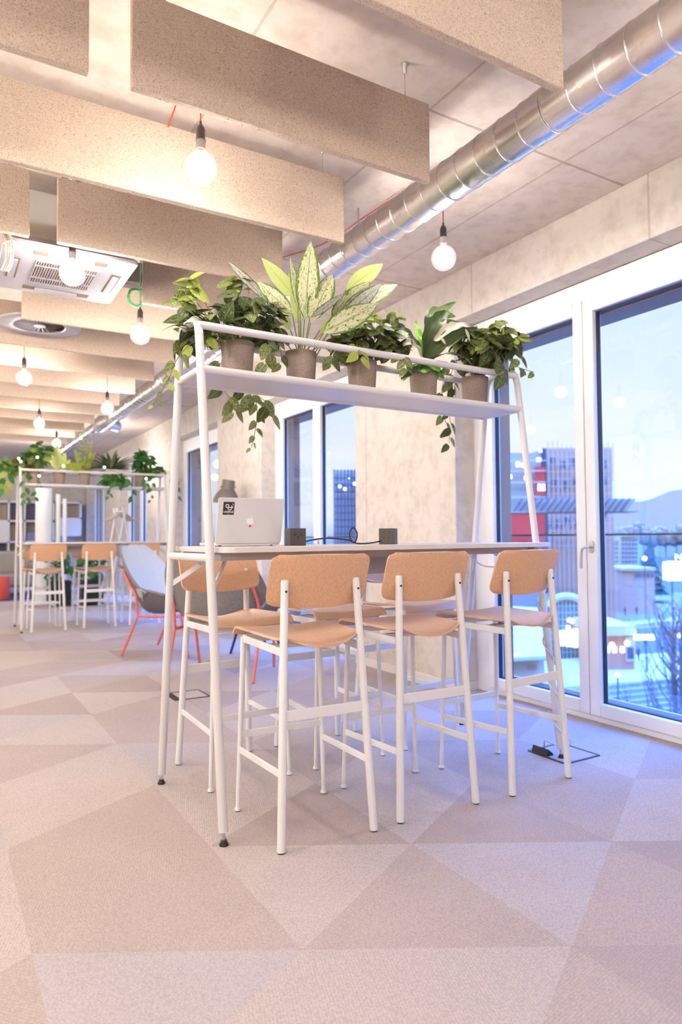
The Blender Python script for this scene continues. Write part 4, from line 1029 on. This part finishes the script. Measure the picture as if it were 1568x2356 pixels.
for (x, r, h, lab, Y) in ((1.64, .135, 2.02, 'tall thick white paper roll standing behind the rear table', 13.0), (1.875, .04, 1.90, 'thinner white paper roll right of the thick one', 13.0), (1.985, .035, 1.82, 'shortest white paper roll, rightmost of the three', 13.0)):
    o = MB().lathe([(r, 0), (r, h), (r*.85, h), (r*.85, h-.05), (.0001, h-.05)], (0, 0, 0), 32).build('paper_roll', PAPER, None); o.location = (x, Y, 0)
    tag(o, lab, 'paper roll', 'white paper rolls')
t = thing('sofa', 'low grey sofa by the far shelving, behind the rear table', 'sofa', (.75, 15.2, .006))
MB().bb((-1.1, -.40, .18), (1.0, .45, .42)).build('seat', SOFA, t, False, .05, seg=4); MB().bb((-1.1, .25, .40), (1.0, .5, .86)).build('backrest', SOFA, t, False, .06, seg=4); MB().bb((.92, -.42, .16), (1.12, .5, .62)).build('armrest', SOFA, t, False, .05, seg=4)
ft = MB()
for x in (-1, .95):
    for yy in (-.33, .4): ft.bb((x-.02, yy-.02, 0), (x+.02, yy+.02, .2))
ft.build('foot', BLACK, t, False)
t = MB().lathe([(.22, .0), (.235, .02), (.235, .38), (.22, .42), (.0001, .425)], (0, 0, 0), 36).build('pouf', POUF); t.location = (.97, 14.0, .006)
tag(t, 'round coral red pouf on the navy rug', 'pouf')
t = MB().prism(round_poly([(-.6, 13.75), (2.15, 13.75), (2.15, 14.9), (-.6, 14.9)], .02), lambda x, y, h: V((x, y, .0005+h)), .005).build('rug', RUGM, None, False)
tag(t, 'navy blue rug in front of the sofa', 'rug')
t = thing('coat_rack', 'white A-frame coat rack with beige hangers by the far window', 'coat rack', (2.62, 11.6, 0))
for yy in (-.32, .32):
    MB().tube([(-.26, yy, 0), (.03, yy, 1.62)], .017, 10).build('leg', WHITE, t); MB().tube([(.26, yy, 0), (-.03, yy, 1.62)], .017, 10).build('leg', WHITE, t)
MB().tube([(0, -.40, 1.55), (0, .40, 1.55)], .014, 10).build('rail', WHITE, t)
for k in range(8):
    yy = -.26+.065*k
    h = thing('clothes_hanger', 'beige clothes hanger on the white coat rack', 'hanger', (2.62, 11.6+yy, 1.535), 0, 'beige hangers on the coat rack')
    MB().prism([(-.21, -.13), (-.20, -.145), (0, -.035), (.20, -.145), (.21, -.13), (.02, -.005), (-.02, -.005)], lambda x, y, q: V((x, q-.006, y)), .014).build('arms', HANG, h, False, .003)
    MB().tube([(0, 0, -.02), (0, 0, .0)]+arc((0.0, 0, .018), .018, -pi/2, pi*.9, 8, (1, 0, 0), (0, 0, 1)), .002, 6).build('hook', STEEL, h)
random.seed(15)
for (x, y, lab) in ((2.27, 12.1, 'black planter box with green plants under the rear table, near the coat rack'), (1.78, 12.2, 'leafy green plant in a black box behind the rear stools')):
    t = thing('planter_box', lab, 'planter', (x, y, 0)); MB().bb((-.17, -.17, .02), (.17, .17, .42)).build('box', BLACK, t, False, .01)
    lv = MB()
    for k in range(60): rleaf(lv, (RZ()*.22, RZ()*.2, .62+RZ()*.20), (RZ(), RZ(), .3), .13, 0)
    lv.build('foliage', IVY, t, True); MB().tube([(0, 0, .4), (0, 0, .7)], .01, 6).build('stem', VINE, t)
#CITY-BEGIN
# ------------------------------------------------------------------ the town outside
GZ = -16.0
RH = V((cos(yaw), -sin(yaw), 0)); FH = V((sin(yaw), cos(yaw), 0)); RM = Matrix((RH, FH, V((0, 0, 1)))).transposed()
def cmat(name, c, r=.8): return mat(name, c, r, spec=.2)
M_CON = cmat('town_concrete', (.34, .27, .22)); M_BRK = cmat('town_brick', (.52, .22, .13)); M_RED = cmat('town_red_cladding', (.75, .03, .03)); M_PALE = cmat('town_pale_render', (.60, .46, .34))
M_ROOF = cmat('town_snow_roof', (.62, .46, .32)); M_DARK = cmat('town_dark_steel', (.03, .05, .09)); M_WIN = mat('town_window', (.05, .07, .10), .15); M_PINK = cmat('town_pink_render', (.60, .32, .22))
M_CONIF = cmat('conifer_needles', (.03, .06, .05)); M_TREE = cmat('bare_branches', (.10, .08, .08)); M_ROAD = cmat('town_asphalt', (.11, .10, .09)); M_PLAT = cmat('platform_paving', (.52, .38, .26)); M_LINE = cmat('road_paint', (.8, .7, .55))
M_GLAS = mat('hall_green_glass', (.03, .16, .15), .15); M_SCAF = cmat('scaffold_tube', (.5, .36, .28)); M_HILL = cmat('wooded_hill', (.55, .34, .20)); M_FOL = cmat('town_tree_crown', (.26, .17, .12)); M_COAT = cmat('dark_coat', (.03, .035, .06)); M_FACE = cmat('skin', (.5, .33, .26))
def loc(P, o): q = RM.transposed() @ (V(P)-V(o)); return q
def town(name, lab, cat, px, D, group=None, z=GZ):
    p = far(px, 1238, D); t = thing(name, lab, cat, (p.x, p.y, z), -yaw, group); return t
def R2(t, px, py, D):  return loc(far(px, py, D), t.location)
def slab(t, name, m, px0, px1, py0, py1, D, dep, ground=False, bevel=0):
    a, b_ = R2(t, px0, py1, D), R2(t, px1, py0, D)
    z0 = 0 if ground else a.z
    return MB().bb((a.x, a.y, z0), (b_.x, a.y+dep, b_.z)).build(name, m, t, False, bevel)
struct(MB().bb((5, -300, GZ-.5), (3000, 3000, GZ)).build('ground', M_ROAD, None, False))
hl_ = MB(); pts_ = []
for k in range(60):
    px = 900+k*22; top = 1150-62*math.exp(-((px-1640)/190)**2)-22*math.exp(-((px-1400)/130)**2)-8*sin(k*.9) + (30 if px < 1300 else 0)
    pts_.append((far(px, 1240, 2300), far(px, top+40, 2300), far(px, top, 2600), far(px, 1240, 2900)))
vs = [p for q in pts_ for p in q]; fs = []
for k in range(59):
    for j in range(3): fs.append((4*k+j, 4*k+4+j, 4*k+5+j, 4*k+1+j))
hl_.add(vs, fs); struct(hl_.build('hill', M_HILL))
# tower under construction
t = town('tower_building', 'tall building under construction outside the nearest window, with red cladding and lit openings', 'building', 1290, 130)
slab(t, 'left_wing', M_CON, 1166, 1256, 1040, 1440, 130.4, 18, True)
slab(t, 'scaffolded_wing', M_BRK, 1256, 1412, 1028, 1440, 131.5, 18, True)
slab(t, 'corner_post', M_DARK, 1253, 1260, 1030, 1440, 129.6, .5, True)
for (a, b_, c, d) in ((1177, 1253, 1178, 1252), (1232, 1253, 1074, 1140)): slab(t, 'red_cladding', M_RED, a, b_, c, d, 130.1, .3)
for (a, b_, c, d) in ((1187, 1195, 1063, 1074), (1199, 1206, 1065, 1075), (1207, 1217, 1065, 1076), (1234, 1244, 1053, 1062), (1206, 1212, 1095, 1104), (1214, 1221, 1095, 1104), (1237, 1243, 1114, 1129), (1245, 1253, 1114, 1120), (1245, 1253, 1122, 1129), (1171, 1177, 1092, 1101), (1240, 1246, 1034, 1040)):
    slab(t, 'lit_opening', LITW, a, b_, c, d, 130.05, .2)
for py in (1058, 1082, 1108, 1142, 1176): slab(t, 'floor_slab_edge', M_PALE, 1166, 1256, py, py+3, 130.0, .4)
for (a, c) in ((1262, 1200), (1280, 1196), (1300, 1190), (1322, 1192), (1266, 1052), (1290, 1060), (1312, 1054), (1270, 1100), (1296, 1106), (1318, 1098), (1385, 1060), (1385, 1098)): slab(t, 'window', M_WIN, a, a+10, c, c+18, 131.3, .3)
sc_ = MB()
for k in range(15):
    p = R2(t, 1260+k*10.6, 1020+random.uniform(-8, 4), 129.5); sc_.tube([(p.x, p.y, 0), p], .09, 5)
for k in range(14):
    a, b_ = R2(t, 1259, 1034+k*17, 129.5), R2(t, 1410, 1034+k*17, 129.5); sc_.tube([a, b_], .08, 5)
for k in range(9):
    a, b_ = R2(t, 1262+k*16, 1240, 129.4), R2(t, 1276+k*16, 1190, 129.4); sc_.tube([a, b_], .08, 5)
sc_.build('scaffold', M_SCAF, t)
t = town('canopy', 'projecting sloped slatted canopy on the tower outside, right of the window handle', 'canopy', 1320, 108)
slab(t, 'deck', M_DARK, 1176, 1469, 1176.5, 1180, 108, 5)
cn = MB()
for k in range(17):
    a = R2(t, 1180+k*15.4, 1176, 108); b_ = R2(t, 1202+k*15.4, 1146, 108); a2 = a+V((0, 5, 0))
    cn.bar(a, b_, .12, .35, (0, 1, 0))
cn.build('slat_rack', M_DARK, t, False)
a = R2(t, 1180, 1177, 108.3); b_ = R2(t, 1203, 1147, 108.3); c = R2(t, 1440, 1177, 108.3); d = R2(t, 1464, 1147, 108.3)
MB().add([a, c, d, b_, a+V((0, .15, 0)), c+V((0, .15, 0)), d+V((0, .15, 0)), b_+V((0, .15, 0))], [(0, 1, 2, 3), (7, 6, 5, 4), (0, 4, 5, 1), (1, 5, 6, 2), (2, 6, 7, 3), (3, 7, 4, 0)]).build('sloped_panel', M_CON, t, False)
br_ = MB(); br_.tube([R2(t, 1378, 1210, 108), R2(t, 1392, 1180, 108)], .25, 6); br_.tube([R2(t, 1374, 1196, 108), R2(t, 1384, 1180, 108)], .25, 6); br_.build('strut', M_DARK, t)
# apartment blocks
for (x0, x1, y0, D, lab, cols, rws) in ((1428, 1470, 1234, 260, 'white apartment block left of the dark conifer outside', 5, 7), (1402, 1424, 1244, 250, 'narrow pale apartment block left of the white one outside', 3, 8), (1376, 1398, 1250, 235, 'apartment block close beside the window stile outside', 3, 7)):
    t = town('apartment_block', lab, 'building', (x0+x1)/2, D, 'apartment blocks outside')
    slab(t, 'body', M_PALE, x0, x1, y0, 1330, D, 14, True); slab(t, 'roof', M_ROOF, x0-1, x1+1, y0-2, y0, D-.4, 15)
    for i in range(cols):
        for j in range(rws):
            a = x0+3+(x1-x0-4)*i/cols; slab(t, 'window', M_WIN, a, a+(x1-x0)/cols*.5, y0+6+j*10, y0+10.5+j*10, D-.2, .3)
t = town('low_building', 'low pinkish building below the conifer outside', 'building', 1470, 150)
slab(t, 'body', M_PINK, 1431, 1506, 1312, 1415, 150, 12, True); slab(t, 'roof', M_ROOF, 1429, 1508, 1306, 1313, 149.5, 13)
for k in range(5): slab(t, 'window', M_WIN, 1462+k*9, 1467+k*9, 1320, 1328, 149.8, .3)
random.seed(44)
def conifer(px, D, ytop, lab, w_):
    t = town('conifer_tree', lab, 'tree', px, D, 'conifers outside'); h = R2(t, px, ytop, D).z
    mb = MB()
    for k in range(9):
        q = k/9; r = w_*(1-q)*(.8+.3*random.random())+.2; z = h*(.12+.8*q)
        mb.lathe([(r, 0), (r*.9, .15), (.05, h*.22)], (RZ()*.2, RZ()*.2, z), 11)
    mb.build('crown', M_CONIF, t, False); MB().tube([(0, 0, 0), (0, 0, h*.9)], [.5, .1], 8).build('trunk', M_TREE, t)
conifer(1492, 175, 1231, 'big dark conifer outside the right window pane, above the low pinkish building', 5.2)
def crown_tree(px, D, ytop, w_, lab, dens=60):
    t = town('town_tree', lab, 'tree', px, D, 'distant trees on the skyline'); h = R2(t, px, ytop, D).z; cr = MB()
    for k in range(26):
        a = random.random()*6.28; r = w_*sqrt(random.random()); z = h*(.55+.42*random.random()*(1-.5*(r/w_)))
        cr.ball((cos(a)*r, sin(a)*r*.6, z), w_*random.uniform(.22, .42), 8, 0, 1.3)
    cr.build('crown', M_FOL, t); MB().tube([(0, 0, 0), (0, 0, h*.7)], [.5, .2], 8).build('trunk', M_TREE, t)
for k, (px, yt, w_) in enumerate(((1388, 1214, 8), (1408, 1204, 9), (1424, 1208, 8), (1440, 1203, 10), (1456, 1199, 9), (1480, 1200, 11), (1502, 1206, 10), (1530, 1212, 12), (1555, 1207, 13), (1585, 1204, 13))):
    crown_tree(px, 330+(k%2)*70+k*14, yt, w_*.75, 'distant bare-topped tree on the skyline beyond the apartment blocks')
t = town('hillside_house', 'white house between the skyline trees outside', 'building', 1482, 520)
slab(t, 'body', M_PALE, 1458, 1512, 1216, 1234, 520, 10, True); slab(t, 'roof', M_ROOF, 1456, 1514, 1211, 1217, 519, 12)
# sign
t = town('illuminated_sign', 'bright white illuminated billboard at the right edge of the window', 'sign', 1575, 90)
slab(t, 'screen', LITSIGN, 1536, 1625, 1291, 1336, 90, .4); slab(t, 'side_strip', LITSIGN, 1527, 1530, 1293, 1334, 90, .3)
pl = MB(); 
for px in (1545, 1610): p = R2(t, px, 1336, 90.2); pl.tube([(p.x, p.y, 0), p], .09, 8)
pl.build('post', M_DARK, t)
p = R2(t, 1574, 1289, 89.8)
mesh_text('Nivse', 1.15*.78*1.0, p, Matrix.Rotation(pi/2, 3, 'X'), LITSIGN, t, 'sign_lettering', .02, .01)
C.objects['sign_lettering'].location = R2(t, 1580, 1288, 89.8)
C.objects['sign_lettering'].scale = (1.6, 1.25, 1)
# streets, platform, tracks
def strip(name, lab, cat, m, y0a, y0b, y1a, y1b, pxa, pxb, zt, dz=.06):
    """paving between two pixel lines on the ground"""
    q = [at(pxa, y0a, 2, GZ+zt), at(pxb, y0b, 2, GZ+zt), at(pxb, y1b, 2, GZ+zt), at(pxa, y1a, 2, GZ+zt)]
    o = MB().add(q+[p-V((0, 0, dz)) for p in q], [(0, 1, 2, 3), (7, 6, 5, 4), (0, 4, 5, 1), (1, 5, 6, 2), (2, 6, 7, 3), (3, 7, 4, 0)]).build(name, m, None, False); struct(o); return o
strip('road_platform', '', '', M_PLAT, 1522, 1498, 1590, 1556, 1180, 1600, .3, .3)
strip('road_upper', '', '', cmat('upper_road', (.24, .18, .14)), 1375, 1362, 1462, 1440, 1180, 1600, .1, .1)
strip('path_pale', '', '', M_PLAT, 1437, 1416, 1444, 1424, 1370, 1600, .5, .4)
for k in range(16):
    px = 1290+k*18; py = 1568-(px-1290)*.094
    a = at(px, py, 2, GZ+.31); o = MB().bb((-.6, -.14, 0), (.6, .14, .012)).build('road_marking', M_LINE, None, False); o.location = a; o.rotation_euler = (0, 0, -yaw+radians(8)); struct(o)
for k in range(7):
    q0 = at(1180, 1600+k*14, 2, GZ+.15); q1 = at(1620, 1556+k*13, 2, GZ+.15)
    o = MB().bar(q0, q1, .14, .16).build('rail_track', M_SCAF, None, False); tag(o, 'pale steel rail of the railway tracks below the window', 'rail', 'rails of the railway tracks below')
# station building
t = town('station_building', 'brown station building with warm lamps and a door, outside the right pane', 'building', 1420, 86)
slab(t, 'body', M_BRK, 1384, 1458, 1462, 1535, 86, 9, True); slab(t, 'roof', M_ROOF, 1378, 1464, 1440, 1463, 85, 11)
slab(t, 'door_frame', M_PALE, 1440, 1461, 1466, 1522, 85.8, .2); slab(t, 'door_glass', M_WIN, 1443, 1457, 1490, 1516, 85.7, .2)
for px in (1398, 1414, 1432): slab(t, 'window', LITW, px-4, px+4, 1488, 1502, 85.8, .3)
for px, py in ((1407, 1484), (1442, 1480)): MB().ball(R2(t, px, py, 85.2), .33, 12).build('wall_lamp', LITWARM, t)
t = town('light_strip', 'glowing yellow-white strip light beside the station building', 'light', 1485, 84)
slab(t, 'tube', LITYEL, 1461, 1509, 1461, 1473, 84, .5); p = R2(t, 1485, 1466, 84.3); MB().tube([(p.x, p.y, 0), p], .1, 8).build('post', M_DARK, t)
t = town('kiosk', 'white snowy-roofed kiosk with lit eaves, seen between the stool legs by the window', 'building', 1215, 78)
a, b_, c, d = R2(t, 1120, 1392, 84), R2(t, 1235, 1398, 84), R2(t, 1262, 1508, 74), R2(t, 1120, 1516, 74)
MB().add([a, b_, c, d]+[p-V((0, 0, .4)) for p in (a, b_, c, d)], [(0, 1, 2, 3), (7, 6, 5, 4), (0, 4, 5, 1), (1, 5, 6, 2), (2, 6, 7, 3), (3, 7, 4, 0)]).build('roof', M_ROOF, t, False)
slab(t, 'wall', M_PALE, 1140, 1252, 1514, 1560, 76, 7, True)
for (x0, x1) in ((1178, 1195), (1217, 1246)): slab(t, 'eave_light', LITYEL, x0, x1, 1507, 1514, 74.2, .3)
for (x0, x1) in ((1212, 1220), (1223, 1234)): slab(t, 'shutter', M_PINK, x0, x1, 1529, 1541, 75.9, .1)
t = town('arched_hall', 'green glazed hall with arched top and bright ground floor, outside the nearest window', 'building', 1300, 95)
cx_ = R2(t, 1302, 1440, 95); w_ = (R2(t, 1338, 1440, 95)-cx_).x; hs = R2(t, 1302, 1396, 95).z; ht = R2(t, 1302, 1374, 95).z
pol = [(-w_, 0), (w_, 0)]+[(w_*cos(a), hs+(ht-hs)*sin(a)) for a in [pi*k/16 for k in range(17)]]
MB().prism(pol, lambda x, y, h: V((cx_.x+x, cx_.y+h, y)), 7).build('body', M_GLAS, t, False)
rim = MB(); rim.tube([V((cx_.x+w_*1.05*cos(a), cx_.y-.2, hs+(ht-hs)*1.1*sin(a))) for a in [pi*k/16 for k in range(17)]], .5, 8); rim.build('arch_rim', M_PALE, t)
mu = MB()
for k in range(9): x = cx_.x-w_+2*w_*k/8; mu.tube([(x, cx_.y-.1, 0), (x, cx_.y-.1, hs+1.5*sin(pi*k/8))], .06, 5)
for k in range(8): z = 1+hs*k/8; mu.tube([(cx_.x-w_, cx_.y-.1, z), (cx_.x+w_, cx_.y-.1, z)], .05, 5)
mu.build('glazing_bars', M_PALE, t)
for (x0, x1, y0, y1) in ((1286, 1300, 1452, 1486), (1302, 1316, 1450, 1488), (1318, 1336, 1446, 1490)): slab(t, 'lit_shopfront', LITW, x0, x1, y0, y1, 94.6, .2)
for (px, py) in ((1309, 1427), (1315, 1429), (1297, 1455), (1306, 1444)): MB().ball(R2(t, px, py, 94.2), .32, 10).build('ceiling_globe', LITSIGN, t)
t = town('shop_sign', 'small red and white lit sign left of the arched hall', 'sign', 1254, 92); slab(t, 'panel', M_RED, 1250, 1258, 1470, 1488, 92, .3); slab(t, 'lit_face', LITW, 1251, 1257, 1474, 1479, 91.9, .1); p = R2(t, 1254, 1488, 92.1); MB().tube([(p.x, p.y, 0), p], .08, 6).build('post', M_DARK, t)
for (px, py, D, lab) in ((1420, 1553, 62, 'street lamp glowing above the railway tracks'), (1555, 1556, 58, 'street lamp glowing among the bare branches, low'), (1562, 1462, 75, 'street lamp glowing among the bare branches, higher'), (1468, 1346, 160, 'left of two street lamps under the low pinkish building'), (1494, 1350, 158, 'right of two street lamps under the low pinkish building'), (1482, 1285, 140, 'tiny lamp glowing in front of the dark conifer')):
    t = town('street_lamp', lab, 'street lamp', px, D, 'street lamps outside'); p = R2(t, px, py, D); MB().ball(p, .0033*D, 12).build('lamp_head', LITWARM, t); MB().tube([(p.x, p.y, 0), p], .08, 8).build('post', M_DARK, t)
# bare trees close to the facade
random.seed(77)
def bare_tree(px, D, ytop, lab):
    t = town('bare_tree', lab, 'tree', px, D, 'bare trees by the right picture edge'); h = R2(t, px, ytop, D).z; mb = MB()
    MB().tube([(0, 0, 0), (.1, 0, h*.4), (-.1, .1, h*.75), (0, 0, h)], [.20, .15, .08, .02], 8).build('trunk', M_TREE, t)
    for k in range(46):
        z = h*(.12+.8*random.random()); a = random.random()*6.28; L = (h-z)*.35+.8
        p0 = V((0, 0, z)); p1 = p0+V((cos(a)*L*.4, sin(a)*L*.4, L*.5)); p2 = p1+V((cos(a)*L*.2+RZ()*.3, sin(a)*L*.2+RZ()*.3, L*.7)); mb.tube([p0, p1, p2], [.045, .03, .008], 5)
        for _ in range(3):
            q = p1.lerp(p2, random.random()); mb.tube([q, q+V((RZ()*.7, RZ()*.7, .5+random.random()*.6))], [.016, .005], 4)
    mb.build('branches', M_TREE, t)
for (px, D, yt, lab) in ((1545, 34, 1395, 'bare tree at the right picture edge, nearest its left side'), (1566, 30, 1380, 'bare tree cut by the right picture edge'), (1592, 41, 1370, 'bare tree beyond the right picture edge')): bare_tree(px, D, yt, lab)
# far building seen through the second window
t = town('lattice_building', 'dark blue latticed building seen through the window behind the power cubes', 'building', 800, 150)
slab(t, 'body', M_CON, 770, 850, 1085, 1500, 150, 12, True)
lt = MB()
for k in range(11): p = R2(t, 768+k*8, 1080, 149.6); lt.tube([(p.x, p.y, 0), p], .14, 5)
for k in range(10): lt.tube([R2(t, 768, 1084+k*16, 149.6), R2(t, 850, 1084+k*16, 149.6)], .12, 5)
lt.build('lattice', M_DARK, t)
for (px, py) in ((742, 1108), (752, 1118), (778, 1116), (790, 1122), (812, 1110)): slab(t, 'lit_window', LITW, px, px+6, py, py+6, 149.3, .2) if px > 766 else None
# walkers on the platform
def person(px, py, lab, lean=.1):
    p = at(px, py, 2, GZ+.3); t = thing('person', lab, 'person', p, -yaw+random.uniform(-1, 1)); t['group'] = 'people walking outside'
    J = [((0, 0, .95), .13), ((0, 0, 1.15), .135), ((0, 0, 1.38), .15), ((0, 0, 1.52), .06), ((0, 0, 1.60), .085), ((0, .02, 1.70), .09),
         ((.10, 0, .90), .10), ((.11, .12, .50), .07), ((.11, .04, .08), .05), ((.11, .16, .04), .045), ((-.10, 0, .90), .10), ((-.11, -.10, .48), .07), ((-.11, -.28, .10), .05), ((-.11, -.18, .04), .045),
         ((.20, 0, 1.40), .075), ((.24, -.10, 1.12), .055), ((.24, .02, .88), .04), ((-.20, 0, 1.40), .075), ((-.24, .08, 1.12), .055), ((-.24, .18, .90), .04)]
    E = [(0, 1), (1, 2), (2, 3), (3, 4), (4, 5), (0, 6), (6, 7), (7, 8), (8, 9), (0, 10), (10, 11), (11, 12), (12, 13), (2, 14), (14, 15), (15, 16), (2, 17), (17, 18), (18, 19)]
    me = bpy.data.meshes.new('body'); me.from_pydata([j[0] for j in J], E, []); o = bpy.data.objects.new('body', me); C.objects.link(o); o.parent = t; me.materials.append(M_COAT)
    sk_ = o.modifiers.new('Skin', 'SKIN'); ss = o.modifiers.new('Sub', 'SUBSURF'); ss.levels = 1; ss.render_levels = 1
    for v_, j in zip(me.skin_vertices[0].data, J): v_.radius = (j[1], j[1]*.85)
    me.skin_vertices[0].data[0].use_root = True
    MB().ball((0, -.01, 1.70), .085, 12, 0, 1.2).build('hair', M_DARK, t)
for (px, py, lab) in ((1398, 1521, 'person in a dark coat walking in front of the station lamps, leftmost'), (1425, 1530, 'person in a dark coat walking in front of the station lamps, middle'), (1468, 1520, 'person in a dark coat right of the station door'), (1484, 1492, 'person under the yellow strip light'), (1437, 1416, 'left person on the raised path behind the station roof'), (1464, 1415, 'right person on the raised path behind the station roof')): person(px, py, lab)
#CITY-END

# ------------------------------------------------------------------ sky and output
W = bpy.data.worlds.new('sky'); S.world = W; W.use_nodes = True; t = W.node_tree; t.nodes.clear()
o = t.nodes.new('ShaderNodeOutputWorld'); bg = t.nodes.new('ShaderNodeBackground')
tc = t.nodes.new('ShaderNodeTexCoord'); sp = t.nodes.new('ShaderNodeSeparateXYZ'); t.links.new(tc.outputs['Generated'], sp.inputs[0])
rp_ = t.nodes.new('ShaderNodeValToRGB'); e = rp_.color_ramp.elements
for _ in range(2): e.new(.5)
for i, (p, c) in enumerate(((0.0, (.45, .62, 1.0)), (.03, (.98, 1.04, 1.12)), (.26, (.76, .92, 1.12)), (.45, (.50, .78, 1.15)))): e[i].position = p; e[i].color = (*c, 1)
t.links.new(sp.outputs[2], rp_.inputs[0])
mp = t.nodes.new('ShaderNodeMapping'); mp.inputs['Scale'].default_value = (1.2, 1.2, 4.5); t.links.new(tc.outputs['Generated'], mp.inputs[0])
nz = t.nodes.new('ShaderNodeTexNoise'); nz.inputs['Scale'].default_value = 2.6; nz.inputs['Detail'].default_value = 5; t.links.new(mp.outputs[0], nz.inputs['Vector'])
cr = t.nodes.new('ShaderNodeValToRGB'); cr.color_ramp.elements[0].position = .48; cr.color_ramp.elements[1].position = .70; cr.color_ramp.elements[1].color = (.6, .6, .6, 1); t.links.new(nz.outputs[0], cr.inputs[0])
mx = t.nodes.new('ShaderNodeMix'); mx.data_type = 'RGBA'; t.links.new(cr.outputs[0], mx.inputs[0]); t.links.new(rp_.outputs[0], mx.inputs[6]); mx.inputs[7].default_value = (.80, .88, 1.0, 1)
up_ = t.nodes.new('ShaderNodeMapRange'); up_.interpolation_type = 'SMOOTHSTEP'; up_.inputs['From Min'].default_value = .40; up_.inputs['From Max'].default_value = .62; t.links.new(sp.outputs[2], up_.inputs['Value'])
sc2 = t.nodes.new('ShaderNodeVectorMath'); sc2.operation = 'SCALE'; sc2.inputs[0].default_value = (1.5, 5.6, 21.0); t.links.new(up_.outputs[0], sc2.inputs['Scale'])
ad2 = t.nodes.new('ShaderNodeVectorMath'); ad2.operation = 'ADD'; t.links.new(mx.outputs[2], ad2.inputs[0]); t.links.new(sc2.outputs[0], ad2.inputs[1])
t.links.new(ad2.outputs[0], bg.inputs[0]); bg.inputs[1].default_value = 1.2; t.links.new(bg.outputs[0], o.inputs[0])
S.view_settings.view_transform = 'Standard'; S.view_settings.look = 'None'; S.view_settings.gamma = 1; S.view_settings.use_curve_mapping = False
S.view_settings.exposure = -0.08
S.cycles.max_bounces = 6; S.cycles.diffuse_bounces = 3; S.cycles.glossy_bounces = 3; S.cycles.caustics_reflective = False; S.cycles.caustics_refractive = False; S.cycles.use_adaptive_sampling = True; S.cycles.adaptive_threshold = .19; S.cycles.adaptive_min_samples = 16; S.cycles.transparent_max_bounces = 12; S.cycles.sample_clamp_indirect = 6
S.cycles.use_denoising = True
